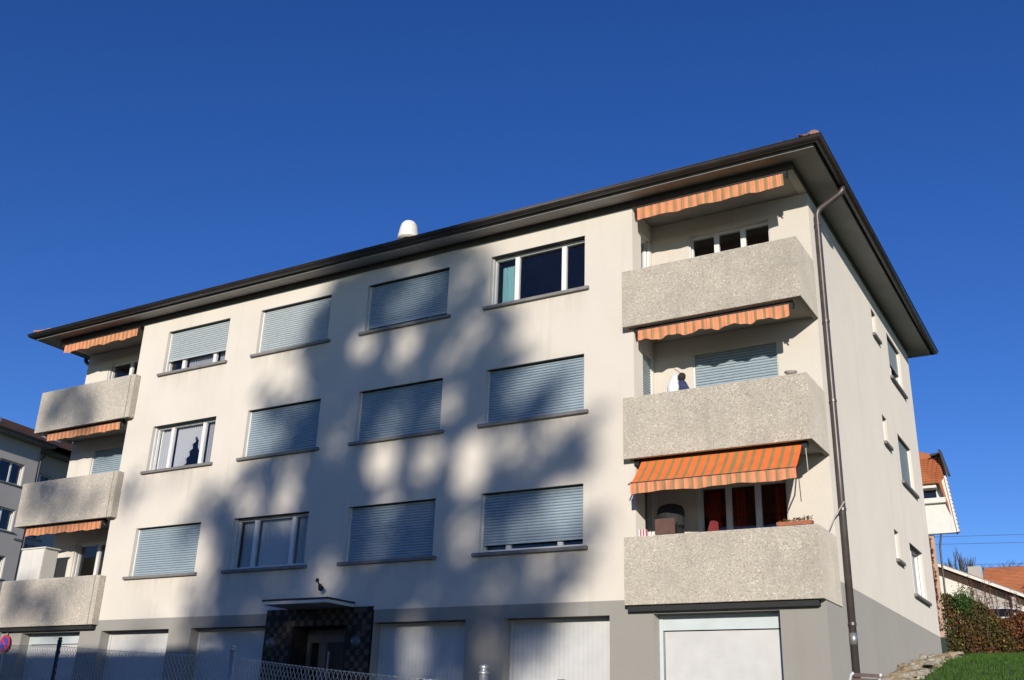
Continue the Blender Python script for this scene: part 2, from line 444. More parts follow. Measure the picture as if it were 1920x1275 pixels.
# rear and left walls
w = MB(); w.quad((XF, YB, .7), (XLL, YB, .7), (XLL, YB, WT), (XF, YB, WT)); w.build("rear_wall", "wall", B)
w = MB(); w.quad((XLL, YB, .7), (XLL, YD, .7), (XLL, YD, WT), (XLL, YB, WT)); w.build("left_side_wall", "wall", B)
# loggia walls
LWIN = [(.85, 2.62, 6.0 - 2.75 + .95 + SH * k, ZT + SH * k) for k in range(3)]
w = MB(); sheet_with_holes(w, back, 0, XF, 3.0, 11.345, LWIN, .25, None)
DOORS = [(.45, .97, 3.22 + SH * k, ZT + .02 + SH * k) for k in range(3)]
sheet_with_holes(w, inl, 0, YD, 3.0, 11.345, DOORS, .2, None)
w.build("balcony_recess_wall", "wall", B)
LW2 = [(-17.86, -16.1, 6.0 - 2.75 + .95 + SH * k, ZT + SH * k) for k in range(3)]
w = MB(); sheet_with_holes(w, back, XLL, XL, 3.0, 11.345, LW2, .25, None)
w.quad((XL, YD, 3.0), (XL, 0, 3.0), (XL, 0, 11.345), (XL, YD, 11.345))
w.build("balcony_recess_wall", "wall", B)
# lintels over the loggias
w = MB()
w.box(0.0, 0, 11.345, XF, .16, WT + .045).box(XF - .16, .16, 11.345, XF, YD, WT + .05)
w.box(XLL, 0, 11.345, XL, .16, WT + .045).box(XLL, .16, 11.345, XLL + .16, YD, WT + .05)
split_build(w, "lintel", "wall", B)
w = MB(); w.box(0, .16, 11.347, XF - .16, YD + .2, 11.5).box(XLL + .16, .16, 11.347, XL, YD + .2, 11.5); split_build(w, "loggia_ceiling", "slab", B)

# plinth with garages
GAR = [(-17.98, -15.59), (-14.77, -12.31), (-11.56, -9.17), (-6.09, -3.75), (-2.85, -.555), (.32, 2.65)]
GZ0, GZ1 = .77, 2.885
EX0, EX1 = -9.13, -6.13
w = MB()
gh = [(a, b, GZ0 - .05, GZ1) for a, b in GAR]
sheet_with_holes(w, front, XLL, EX0 - .04, .6, ZP, [h for h in gh if h[1] < EX0], .36, None, top=1)
sheet_with_holes(w, front, EX1 + .04, XR, .6, ZP, [h for h in gh if h[0] > EX1 and h[1] < 0], .36, None, top=1)
sheet_with_holes(w, front, XR, XF, .6, 3.05, [h for h in gh if h[0] > 0], .36, None, top=1)
w.quad((XF, 0, .6), (XF, YD, .6), (XF, YD, 3.05), (XF, 0, 3.05))
w.quad((XF, YD, .6), (XF, YB, .6), (XF, YB, 3.49), (XF, YD, 3.49))
w.quad((XLL, 0, .6), (XLL, YD, .6), (XLL, YD, 3.05), (XLL, 0, 3.05))
w.build("plinth", ["plinth", "slot_shade"], B, label="grey painted ground floor with garage openings")  # garage lintel undersides coloured dark to look shaded
# interior: partitions and floors so rooms read as dark rooms
w = MB()
w.box(XLL + .03, 4.6, 3.0, XF - .03, 4.7, 11.3)
for x in (-12.9 + 1.9, -7.9 - 1.45 + 1.5, -5.2 + 1.0, -.02 - .4): pass
for x in (-11.15, -7.63, -4.1):
    w.box(x, .33, 3.0, x + .08, 4.6, 11.3)
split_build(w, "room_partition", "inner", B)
w = MB()
for z in (3.02, 5.79, 8.54, 11.27):
    w.box(XL + .02, .33, z, XR - .22, YB - .05, z + .15)
w.box(-.2, YD + .27, 3.02, XF - .24, YB - .05, 3.17); w.box(-.2, YD + .27, 5.79, XF - .24, YB - .05, 5.94); w.box(-.2, YD + .27, 8.54, XF - .24, YB - .05, 8.69)
w.box(-.2, YD + .27, 11.27, XF - .24, YB - .05, 11.42)
for z in (3.02, 5.79, 8.54, 11.27): w.box(XLL + .05, YD + .27, z, XL - .01, YB - .05, z + .15)
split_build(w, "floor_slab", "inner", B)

# ---- windows
def slats(mb, P, u0, u1, ztop, zbot, d, pitch=.060, bulge=.015):
    n = max(1, int(round((ztop - zbot) / pitch))); p = (ztop - zbot) / n
    prof = [(0.0, 1.0), (.09, 1.0), (.10, -.3), (.35, -1.0), (.65, -.9), (.90, -.2), (.99, .3), (1.0, 1.0)]
    for k in range(n):
        zb = zbot + k * p
        dj = rnd.uniform(-.0008, .0008)
        for (a, da), (b, db) in zip(prof, prof[1:]):
            mb.quad(P(u0, d + dj + da * bulge, zb + a * p), P(u1, d + dj + da * bulge, zb + a * p), P(u1, d + dj + db * bulge, zb + b * p), P(u0, d + dj + db * bulge, zb + b * p))

def curtain(P, name, u0, u1, z0, z1, d, mat, par, waves=14, amp=.03, gap=None, n=90):
    mb = MB(); rows = 8
    grid = []
    for j in range(rows + 1):
        row = []
        for i in range(n + 1):
            s = i / n; u = u0 + (u1 - u0) * s; t = j / rows
            zb = z0
            if gap:
                a, ap, b, ht = gap   # left base, apex, right base, height fraction
                if a < s < ap: zb = z0 + (z1 - z0) * ht * (s - a) / (ap - a)
                elif ap <= s < b: zb = z0 + (z1 - z0) * ht * (b - s) / (b - ap)
            z = zb + (z1 - zb) * t
            dd = d + amp * math.sin(s * waves * 2 * math.pi + .8 * math.sin(s * 9)) * (1.15 - .3 * t)
            row.append(P(u, dd, z))
        grid.append(row)
    for j in range(rows):
        for i in range(n):
            if gap and gap[0] < (i + .5) / n < gap[2] and j == 0 and False: continue
            mb.quad(grid[j][i], grid[j][i + 1], grid[j + 1][i + 1], grid[j + 1][i])
    return mb.build(name, mat, par, smooth=True)

def window(P, a, b, z0, z1, state, par, sill=True, mull=(.25, .75), label=None, depth=.21, blind_d=.13, gap=.0, smat="slat", sillx=(.13, .115), frame_mat="white"):
    W_ = b - a
    fr = MB()
    def bx(u0, u1, d0, d1, za, zb):
        p0 = P(u0, d0, za); p1 = P(u1, d1, zb); fr.box(*p0, *p1)
    f = .055
    bx(a, a + f, depth - .03, depth + .05, z0, z1); bx(b - f, b, depth - .03, depth + .05, z0, z1)
    bx(a + f, b - f, depth - .03, depth + .05, z1 - f, z1); bx(a + f, b - f, depth - .03, depth + .05, z0, z0 + .075)
    cuts = [a + f]
    for m in mull:
        u = a + W_ * m; bx(u - .055, u + .055, depth - .035, depth + .045, z0 + .075, z1 - f); cuts += [u - .055, u + .055]
    cuts.append(b - f)
    # roller shutter guide rails
    bx(a, a + .03, blind_d - .03, blind_d + .03, z0, z1); bx(b - .03, b, blind_d - .03, blind_d + .03, z0, z1)
    win = fr.build("window", frame_mat, par, bevel=.004, label=label)
    for k in range(0, len(cuts), 2):
        g = MB(); g.quad(P(cuts[k], depth + .01, z0 + .075), P(cuts[k + 1], depth + .01, z0 + .075), P(cuts[k + 1], depth + .01, z1 - f), P(cuts[k], depth + .01, z1 - f))
        g.build("pane", "glass", win)
    if sill:
        s = MB(); p0 = P(a - sillx[0], -.075, z0 - .075); p1 = P(b + sillx[1], -.001, z0 - .004); s.box(*p0, *p1)
        p0 = P(a + .004, -.001, z0 - .07); p1 = P(b - .004, depth - .035, z0 + .004); s.box(*p0, *p1)
        s.build("window_sill", "sill", win, bevel=.006)
    if state > 0:
        zb = z0 + .004 + gap if state >= 1 else z1 - (z1 - z0) * state
        sl = MB(); slats(sl, P, a + .032, b - .032, z1 - .005, zb + .05, blind_d)
        p0 = P(a + .032, blind_d - .014, zb); p1 = P(b - .032, blind_d + .012, zb + .048); sl.box(*p0, *p1)
        sl.build("shutter_slats", smat, win, kind="stuff", fix=False)
    return win

def pos_in(a, b, k):  # interior ranges of the three lights
    W_ = b - a; return [(a + .06, a + W_ * .25 - .06), (a + W_ * .25 + .06, a + W_ * .75 - .06), (a + W_ * .75 + .06, b - .06)][k]
STATES = {(0, 2): (.70, 0), (0, 1): (0, 0), (0, 0): (1, 0), (1, 2): (1, 0), (1, 1): (1, 0), (1, 0): (0, 0),
          (2, 2): (.90, 0), (2, 1): (1, 0), (2, 0): (1, 0), (3, 2): (0, 0), (3, 1): (1, 0), (3, 0): (.87, 0)}
LBL = {(0, 2): "window with its pale shutter two thirds down over net curtains", (0, 1): "window without shutter showing white tied net curtains",
       (1, 0): "window without shutter showing pleated net curtains", (2, 2): "window with its shutter stopped just above the sill",
       (3, 2): "dark window with a turquoise curtain in its left light", (3, 0): "window with its shutter stopped a hand above the sill"}
for (c, k), (st, gp) in STATES.items():
    z0, z1 = ZS + SH * k, ZT + SH * k
    win = window(front, CL[c], CR[c], z0, z1, st, B, gap=gp, label=LBL.get((c, k), "window with its blue grey roller shutter closed"),
                 smat="slat2" if (c, k) in ((0, 2), (1, 2)) else "slat")
    a, b = CL[c], CR[c]
    if (c, k) == (0, 1):
        u = pos_in(a, b, 1); curtain(front, "curtain", u[0], u[1], z0 + .03, z1 - .05, .32, "sheer", win, 13, gap=(.34, .72, .96, .80))
        u = pos_in(a, b, 0); curtain(front, "curtain", u[0], u[1], z0 + .03, z1 - .05, .32, "sheer", win, 5, n=40)
        u = pos_in(a, b, 2); curtain(front, "curtain", u[0], u[1], z0 + .03, z1 - .05, .32, "sheer2", win, 6, n=40)
        # the left casement stands ajar inward: its frame shows as a second upright
        fr = MB(); p = pos_in(a, b, 0)
        fr.box(p[0] + .02, .265, z0 + .09, p[0] + .07, .31, z1 - .07); fr.build("casement_stile", "white", win)
    if (c, k) == (1, 0):
        for q, wv in ((0, 6), (1, 15), (2, 6)):
            u = pos_in(a, b, q); curtain(front, "curtain", u[0], u[1], z0 + .04, z1 - .05, .33, "sheer2" if q != 1 else "sheer", win, wv, n=100 if q == 1 else 50)
    if (c, k) == (3, 2):
        u = pos_in(a, b, 0); curtain(front, "curtain", u[0] + .06, u[0] + .36, z0 + .04, z1 - .16, .36, "turq", win, 4, .022, n=40)
    if (c, k) == (0, 2):
        u = pos_in(a, b, 1); curtain(front, "curtain", u[0], u[1], z0 + .04, z1 - .05, .33, "sheer2", win, 12)
        u = pos_in(a, b, 2); curtain(front, "curtain", u[0], u[1], z0 + .04, z1 - .05, .33, "sheer2", win, 6, n=40)
# side windows
for k in range(3):
    z0, z1 = ZS + SH * k, ZT + SH * k
    window(side, 8.53, 10.26, z0, z1, (0, 1, .55)[k], B, mull=(.5,), depth=.16, blind_d=.09, smat="slat2", label="side wall window with deep white reveal")
    window(side, 6.72, 7.24, 4.75 + SH * k, z1, 0, B, mull=(), depth=.16, blind_d=.09, label="small side wall window")
# loggia windows
for k in range(3):
    lw = window(back, *LWIN[k], (0, 1, 0)[k], B, sill=False, mull=(.33, .66), depth=.16, blind_d=.07)
    if k == 0:
        for q0, q1 in ((.95, 1.22), (1.5, 1.72), (1.95, 2.05), (2.3, 2.5)):
            curtain(back, "curtain", q0, q1, 4.25, 5.36, .3, "awning_refl", lw, 3, .03, n=30)  # red strips behind the glass imitate the awning's reflection
    window(back, *LW2[k], (0, 1, 0)[k], B, sill=False, mull=(.5,), depth=.16, blind_d=.07)
    window(inl, *DOORS[k], (.0, .42, .0)[k], B, sill=False, mull=(), depth=.12, blind_d=.05)

# ---- balconies
def balcony(x0, x1, z, right):
    o = MB(); zt = z + 1.245
    o.box(x0 + (.0 if right else .0), -.2, z, x1 if not right else x1, -.105, zt)          # front panel
    par = o.build("balcony", "agg", B, bevel=.012, label="washed concrete balcony parapet")
    s = MB()
    if right:
        s.box(x1 - .10, -.103, z, x1, YD - .003, zt - .004); s.box(x0, -.103, z, x0 + .09, -.003, zt - .004)
    else:
        s.box(x0, -.103, z, x0 + .10, YD - .003, zt - .004); s.box(x1 + .028, -.198, z + .002, x1 + .19, -.003, zt - .006)
    split_build(s, "parapet_return", "agg", par, bevel=.01)
    d = MB()
    a, b = (0.003, x1 - .102) if right else (x0 + .102, XL - .003)
    d.box(a, -.06, z + .05, b, YD - .002, z + .2)
    d.build("balcony_floor", "slab", par)
    return par
BAL = []
for k in range(3):
    z = (3.03, 5.78, 8.53)[k]
    BAL.append(balcony(-.165, 3.47, z, True))
    BAL.append(balcony(-19.0, -15.13, z, False))

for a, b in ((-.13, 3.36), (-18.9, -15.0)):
    w = MB(); w.box(a, -.13, 2.925, b, -.002, 3.026); w.build("balcony_shade_strip", "rubber", B)  # added black strip, imitates the shade under the lowest balconies
# ---- awnings
def valance(mb, u0, u1, y, ztop, h, wave, wl, tilt=0.0, stripe=.088, ph=0.0, slope=0.0):
    n = int((u1 - u0) / .022); rows = 3
    pts = []
    for i in range(n + 1):
        s = i / n; u = u0 + (u1 - u0) * s
        hb = h + wave * math.sin(2 * math.pi * u / wl + ph) + .35 * wave * math.sin(2 * math.pi * u / (wl * .37) + 1.3 * ph)
        col = []
        for j in range(rows + 1):
            t = j / rows
            yy = y + tilt * t + .012 * t * math.sin(2 * math.pi * u / (wl * .5) + ph) + .004 * math.sin(u * 70)
            col.append((u, yy, ztop + slope * s - hb * t))
        pts.append(col)
    for i in range(n):
        um = (pts[i][0][0] + pts[i + 1][0][0]) / 2 - u0
        q = (um / stripe) % 2; mi = 0 if q < 1.15 else 1
        for j in range(rows):
            mb.quad(pts[i][j], pts[i + 1][j], pts[i + 1][j + 1], pts[i][j + 1], mi)

def folded_awning(u0, u1, zb, zoff, wave, wl, ph, bar=True, h=.265, y=-.035):
    o = MB(); zt = zb + zoff
    o.tube([(u0 - .06, .01, zt + .005), (u1 + .06, .01, zt + .005)], .055, 12)
    o.box(u0 - .02, y - .02, zt - .045, u1 + .02, y + .02, zt + .0)
    a = o.build("awning", "brown", B, label="striped awning rolled up with its valance hanging")
    v = MB(); valance(v, u0, u1, y - .024, zt - .035, h, wave, wl, .01, ph=ph)
    v.build("valance", ["vorange", "volive"], a, fix=False)
    for u in (u0 - .04, u1 + .04):
        e = MB(); e.box(u - .03, -.04, zt - .09, u + .03, .08, zt + .02)
        e.tube([(u, -.03, zt - .05), (u + (.05 if u > u0 else -.02), -.01, zt - .14)], .016, 6)
        e.build("awning_bracket", "black", a)
    return a
folded_awning(.14, 3.27, 11.345, -.05, .012, .9, .4)
folded_awning(.12, 3.20, 8.58, -.085, .032, .62, 2.3, h=.225)
folded_awning(-18.58, -15.36, 11.345, -.05, .02, .8, 1.0, h=.235)
folded_awning(-18.56, -15.42, 8.58, -.07, .012, .7, 1.0, h=.20)
folded_awning(-18.62, -15.45, 5.83, -.07, .012, .7, .2, h=.20)
# low right awning rolled out
o = MB(); o.tube([(.06, .03, 5.77), (3.28, .03, 5.77)], .05, 10); o.box(.17, -.625, 5.155, 3.24, -.59, 5.195)
aw = o.build("awning", "brown", B, label="orange and olive striped awning rolled out over the lowest balcony")
fa = MB(); n = 18; u0, u1 = .14, 3.235
nn = int((u1 - u0) / .022)
def awp(u, t):
    sag = .03 * math.sin(math.pi * t)
    return (u + .07 * t * (.5 - (u - u0) / (u1 - u0)) * 0 + .03 * t, .0 - .60 * t, 5.76 - .575 * t - sag)
for i in range(nn):
    ua, ub = u0 + (u1 - u0) * i / nn, u0 + (u1 - u0) * (i + 1) / nn
    q = (((ua + ub) / 2 - u0) / .088) % 2; mi = 0 if q < 1.22 else 1
    for j in range(6):
        fa.quad(awp(ua, j / 6), awp(ub, j / 6), awp(ub, (j + 1) / 6), awp(ua, (j + 1) / 6), mi)
fa.build("awning_cloth", ["orange", "olive"], aw, fix=False)
v = MB(); valance(v, u0 + .03, u1 + .03, -.63, 5.175, .185, .014, 1.3, .01, ph=.6); v.build("valance", ["vorange", "volive"], aw, fix=False)
for u in (.12, 3.26):
    e = MB(); e.tube([(u, -.02, 5.72), (u, -.15, 5.40), (u, -.59, 5.17)], .014, 6)
    e.build("awning_arm", "black", aw)
e = MB(); e.box(3.24, -.05, 5.68, 3.34, .08, 5.80).box(.0, -.05, 5.68, .1, .08, 5.80)
split_build(e, "awning_bracket", "black", aw)
e = MB(); e.tube([(3.30, -.01, 5.72), (3.315, -.01, 5.24)], .008, 5)
e.build("awning_crank", "cable", aw)

# ---- roof, eaves and gutters
SY0, SX1, SX0, SY1 = -.48, 4.0, XLL - .55, 12.15
WO = 11.435                                   # the eaves boards slope down to their outer edge
w = MB()
inn = [(XLL, 0), (XF, 0), (XF, YB), (XLL, YB)]; out = [(SX0, SY0), (SX1, SY0), (SX1, SY1), (SX0, SY1)]
for k in range(4):
    a, b_, c, d = inn[k], inn[(k + 1) % 4], out[(k + 1) % 4], out[k]
    w.quad((*a, WT + .05), (*b_, WT + .05), (*c, WO), (*d, WO)); w.quad((*d, WO), (*c, WO), (*c, WO + .095), (*d, WO + .095))
w.build("eaves_soffit", "soffit", B)
def ring(prof, name, mat, smooth=True):
    """prof: list of (out, z) with out measured from the soffit edge rectangle"""
    mb = MB(); n = len(prof)
    for (cx, sx, cy, sy) in ((SX0, -1, SY0, -1), (SX1, 1, SY0, -1), (SX1, 1, SY1, 1), (SX0, -1, SY1, 1)):
        for o_, z in prof: mb.v.append((cx + sx * o_, cy + sy * o_, z))
    for k in range(4):
        for j in range(n - 1):
            a, b = k * n, ((k + 1) % 4) * n
            mb.f.append((a + j, b + j, b + j + 1, a + j + 1)); mb.m.append(0)
    return mb.build(name, mat, B, smooth=smooth)
R_ = .088; gc = .105; gz = 11.535
prof = [(gc + R_ * math.cos(math.pi + t * math.pi), gz + .04 + (R_ * 1.15) * math.sin(math.pi + t * math.pi)) for t in [i / 12 for i in range(13)]]
bead = [(gc + R_ + .012 * math.cos(t), gz + .045 + .012 * math.sin(t)) for t in [math.pi * (1.2 - i * .28) for i in range(6)]]
gut = ring(prof + bead, "gutter", "brown")
ring([(.002, WO + .096), (.004, WO + .24), (.03, WO + .25)], "fascia_board", "brown", False)
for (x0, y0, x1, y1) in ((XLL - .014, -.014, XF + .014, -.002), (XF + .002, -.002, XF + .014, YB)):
    w = MB(); w.box(x0, y0, 11.338, x1, y1, 11.505); w.build("eave_shade_strip", "eave_shade", B)  # added dark strip paints the eave shadow along the wall top
# hip roof
ox, zz = .05, 11.597
rx0, rx1, ry0, ry1 = SX0 - ox, SX1 + ox, SY0 - ox, SY1 + ox
hd = (ry1 - ry0) / 2; rz = zz + hd * math.tan(math.radians(24.5)); rym = (ry0 + ry1) / 2
A, Bc, Cc, D_ = (rx0, ry0, zz), (rx1, ry0, zz), (rx1, ry1, zz), (rx0, ry1, zz)
E_, F_ = (rx0 + hd, rym, rz), (rx1 - hd, rym, rz)
w = MB(); w.poly([A, Bc, F_, E_]).poly([Bc, Cc, F_]).poly([Cc, D_, E_, F_]).poly([D_, A, E_])
roof = w.build("roof", "rtile", B)
# roof tiles: courses of half-round ridged tiles as one mesh on the two visible slopes
w = MB(); slope = math.radians(24.5)
def tilepatch(mb, base, along, up, length, courses, inset):
    al, upv = Vector(along), Vector(up); nrm = al.cross(upv).normalized()
    if nrm.z < 0: nrm = -nrm
    for c in range(1, courses):
        s0 = c * .36; a0 = s0 * inset
        L = length - 2 * a0; n = max(1, int(L / .24))
        for i in range(n):
            p = Vector(base) + al * (a0 + i * .24) + upv * s0 + nrm * .02
            mb.quad(tuple(p), tuple(p + al * .12 + nrm * .045), tuple(p + al * .12 + upv * .40 + nrm * .03), tuple(p + upv * .40 - nrm * .012))
            mb.quad(tuple(p + al * .12 + nrm * .045), tuple(p + al * .24), tuple(p + al * .24 + upv * .40 - nrm * .012), tuple(p + al * .12 + upv * .40 + nrm * .03))
tilepatch(w, A, (1, 0, 0), (0, math.cos(slope), math.sin(slope)), rx1 - rx0, 14, math.cos(slope))
tilepatch(w, Bc, (0, 1, 0), (-math.cos(slope), 0, math.sin(slope)), ry1 - ry0, 14, math.cos(slope))
w.build("roof_tiles", "rtile", roof, kind="stuff", fix=False)
# eaves course tile by tile
t = MB(); pr = [(-.105, -.01), (-.07, .028), (-.02, .05), (.03, .05), (.08, .02), (.118, -.005)]
for (a, za), (b, zb) in zip(pr, pr[1:]):
    t.quad((a, -.05, za), (b, -.05, zb), (b, .34, zb + .17), (a, .34, za + .17)); t.quad((a, -.05, za - .02), (b, -.05, zb - .02), (b, -.05, zb), (a, -.05, za))
first = t.build("roof_tile", "rtile", roof, smooth=False, origin=(0, 0, 0))
def place_tile(x, y, rot, o=None):
    if o is None:
        o = first.copy(); COL.objects.link(o); o.parent = roof
    o.location = Vector((x, y, zz + .008 + rnd.uniform(0, .008))) - ORG[roof]; o.rotation_euler = (rnd.uniform(-.03, .03), 0, rot + rnd.uniform(-.02, .02))
n = int((rx1 - rx0) / .232)
for i in range(n): place_tile(rx0 + .14 + i * .232, ry0, 0, first if i == 0 else None)
for i in range(int((ry1 - ry0) / .232)): place_tile(rx1, ry0 + .14 + i * .232, math.pi / 2)
# hip tiles
for (P0, P1) in ((Bc, F_), (A, E_)):
    a, b = Vector(P0), Vector(P1); d = (b - a).normalized()
    for k in range(14):
        h_ = MB(); p = a + d * (k * .36 - .02) + Vector((0, 0, .035)); q = p + d * .42
        sidev = d.cross(Vector((0, 0, 1))).normalized(); upv = sidev.cross(d)
        ring0 = [tuple(p + sidev * (.125 * math.cos(t)) + upv * (.10 * math.sin(t) + .01)) for t in [math.pi * i / 7 for i in range(8)]]
        ring1 = [tuple(q + sidev * (.10 * math.cos(t)) + upv * (.08 * math.sin(t))) for t in [math.pi * i / 7 for i in range(8)]]
        for i in range(7): h_.quad(ring0[i], ring0[i + 1], ring1[i + 1], ring1[i])
        h_.poly(ring0)
        h_.build("hip_tile", "htile", roof, smooth=False)
# roof vent
w = MB(); vx, vy = -7.12, 1.5
w.lathe((vx, vy, 12.3), [(.15, 0), (.15, .62), (.20, .64), (.20, .66)], 20, 1)
w.lathe((vx, vy, 12.92), [(.285, 0), (.285, .03), (.262, .16), (.235, .32), (.205, .42), (.15, .49), (.08, .515)], 28, 0)
w.build("roof_vent", ["vent", "brown"], B, smooth=True, label="pale domed vent cap rising above the eaves")

# ---- downpipes
def drop(px, sgn, zbot, name_label=None):
    o = MB(); gx = (SX1 if sgn > 0 else SX0) + sgn * .09; wx = px
    y = 1.38
    pts = [(gx, y, 11.47), (gx, y, 11.40), (gx - sgn * .03, y, 11.36), (gx - sgn * .09, y, 11.31), (wx + sgn * .10, y, 11.10), (wx + sgn * .03, y, 11.04), (wx, y, 10.95), (wx, y, 9), (wx, y, 6), (wx, y, zbot)]
    o.tube(pts, .062, 14)
    d = o.build("downpipe", "pipe", B, smooth=True)
    c = MB()
    for z in (10.7, 8.55, 6.9, 4.8, 2.75):
        c.tube([(wx, y, z), (wx, y, z + .05)], .072, 14); c.box(wx - sgn * .06, y - .012, z + .01, wx - sgn * .02, y + .012, z + .04)
    split_build(c, "pipe_clip", "pipe", d)
    if sgn > 0:
        c = MB(); c.tube([(wx, y, 2.42), (wx, y, 2.62)], [.068, .070], 14); c.build("pipe_joint", "galv", d, smooth=True)
    return d
drop(3.535, 1, 1.1); drop(XLL - .085, -1, 2.0)
e = MB(); e.tube([(3.60, 1.30, 4.95), (3.50, .9, 4.6), (3.45, .55, 4.28)], .012, 6); e.build("loose_cable", "cable", B)

# ---- garages
GL = ["garage door under the left balcony", None, None, None, None, None]
for k, (a, b) in enumerate(GAR):
    y = .30; m = MB()
    m.box(a, y - .03, GZ0, a + .07, y + .04, GZ1).box(b - .07, y - .03, GZ0, b, y + .04, GZ1).box(a + .07, y - .03, GZ1 - .07, b - .07, y + .04, GZ1)
    headed = k in (0, 5)
    top = GZ1 - .07
    gd = m.build("garage_door", "head" if headed else "wood", B, bevel=.004)
    if headed:
        h_ = MB(); h_.box(a + .07, y - .015, GZ1 - .27, b - .07, y + .02, GZ1 - .07); h_.build("door_header", "head", gd, bevel=.004)
        top = GZ1 - .29
    pl_ = MB()
    if k == 5:
        pl_.box(a + .10, y - .01, GZ0, b - .072, y + .02, top)
        pl_.build("door_panel", "wood", gd, bevel=.006)
    else:
        nb = int((b - a - .15) / .098); wd = (b - a - .15) / nb
        for i in range(nb):
            x = a + .075 + i * wd; pl_.box(x + .0013, y - .012 + rnd.uniform(-.001, .001), GZ0, x + wd - .0013, y + .015, top)
        pl_.box(a + .075, y + .016, GZ0, b - .075, y + .03, top)
        pl_.build("door_boards", "wood", gd, kind="stuff")
    if k in (3, 4):
        h_ = MB(); x = (a + b) / 2; h_.box(x - .08, y - .04, 1.72, x + .08, y - .013, 1.76); h_.build("door_handle", "black", gd)

# ---- entrance
DX0, DX1, DZ = -8.32, -6.82, 2.87
w = MB(); sheet_with_holes(w, lambda u, d, z: (u, -.02 + d, z), EX0 - .02, EX1 + .02, .6, 3.225, [(DX0, DX1, .6, DZ)], .62, None)
w.quad((EX0 - .02, -.02, .6), (EX0 - .02, .0, .6), (EX0 - .02, .0, 3.225), (EX0 - .02, -.02, 3.225)); w.quad((EX1 + .02, -.02, .6), (EX1 + .02, .0, .6), (EX1 + .02, .0, 3.225), (EX1 + .02, -.02, 3.225))
w.quad((EX0 - .02, -.02, 3.225), (EX1 + .02, -.02, 3.225), (EX1 + .02, .0, 3.225), (EX0 - .02, .0, 3.225))
ent = w.build("entrance_surround", "mos2", B, label="dark mosaic tiled entrance surround")
w = MB(); ts = .125
for i in range(int((EX1 - EX0) / ts)):
    for j in range(20):
        x, z = EX0 + i * ts, .72 + j * ts
        if DX0 - .02 < x + ts / 2 < DX1 + .02 and z + ts / 2 < DZ + .02: continue
        d = rnd.uniform(.004, .009); mi = 1 if ((i + j) % 2 == 0 and rnd.random() < .88) or rnd.random() < .06 else 0
        w.box(x + .004, -.02 - d, z + .004, x + ts - .004, -.0195, z + ts - .004, mi)
w.build("mosaic_tiles", ["mos1", "mos2"], ent, kind="stuff", fix=False)
w = MB(); yd = .55
w.box(DX0, yd - .04, 2.55, DX1, yd + .04, 2.82).box(DX0, yd - .04, .77, DX0 + .08, yd + .04, 2.55).box(DX0 + .35, yd - .04, .77, DX0 + .55, yd + .04, 2.55).box(DX1 - .09, yd - .04, .77, DX1, yd + .04, 2.55)
dr = w.build("entrance_door", "door", B, bevel=.004)
w = MB(); w.quad((DX0 + .08, yd, .77), (DX0 + .35, yd, .77), (DX0 + .35, yd, 2.55), (DX0 + .08, yd, 2.55)); w.build("side_light", "glass", dr)
w = MB(); w.quad((DX0 + .55, yd, .77), (DX1 - .09, yd, .77), (DX1 - .09, yd, 2.55), (DX0 + .55, yd, 2.55)); w.build("pane", "glass", dr)
w = MB(); w.box(DX0 + .66, yd - .09, 1.6, DX0 + .69, yd - .06, 2.35).box(DX0 + .66, yd - .06, 1.62, DX0 + .69, yd - .04, 1.66).box(DX0 + .66, yd - .06, 2.29, DX0 + .69, yd - .04, 2.33); w.build("door_handle", "galv", dr)
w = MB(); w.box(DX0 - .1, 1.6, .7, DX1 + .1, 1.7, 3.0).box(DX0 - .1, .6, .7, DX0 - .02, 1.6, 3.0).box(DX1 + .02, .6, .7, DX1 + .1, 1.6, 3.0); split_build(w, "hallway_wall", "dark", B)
w = MB(); cx0, cx1, cy = -8.45, -6.62, -.92
w.box(cx0, cy, 3.215, cx1, -.024, 3.30)
can = w.build("door_canopy", "pw", B, bevel=.008)
w = MB(); w.box(cx0 - .015, cy - .015, 3.285, cx1 + .015, cy - .001, 3.325).box(cx1 + .001, cy - .001, 3.285, cx1 + .015, -.03, 3.325).box(cx0 - .015, cy - .001, 3.285, cx0 - .001, -.03, 3.325); w.build("drip_edge", "brown", can)
for x in (-8.92, -6.5):
    w = MB(); prof = [(.0, 0)]
    n = 16
    for k in range(7):
        a = k / 6 * math.pi / 2; r1 = .135 * math.cos(a); y1 = -.03 - .07 * math.sin(a)
        for j in range(n): w.v.append((x + r1 * math.cos(2 * math.pi * j / n), y1, 2.50 + r1 * math.sin(2 * math.pi * j / n)))
    for k in range(6):
        for j in range(n): w.f.append((k * n + j, k * n + (j + 1) % n, (k + 1) * n + (j + 1) % n, (k + 1) * n + j)); w.m.append(0)
    wl = w.build("wall_lamp", "globe", B, smooth=True)
# spotlight above the canopy
w = MB(); w.tube([(-7.75, -.005, 3.84), (-7.75, -.03, 3.84)], .045, 10); w.tube([(-7.75, -.03, 3.84), (-7.52, -.16, 3.68)], .016, 8); w.tube([(-7.55, -.14, 3.70), (-7.46, -.20, 3.62)], [.045, .065], 10)
w.build("spotlight", "black", B, label="small black spotlight on the wall above the entrance canopy")
# clothes hooks on the top loggia wall
w = MB(); w.tube([(.36, YD - .005, 9.93), (.36, YD - .10, 9.90), (.55, YD - .2, 9.98)], .012, 6); w.tube([(.36, YD - .08, 9.9), (.47, YD - .15, 9.78)], .012, 6); w.build("wall_hook", "black", B)

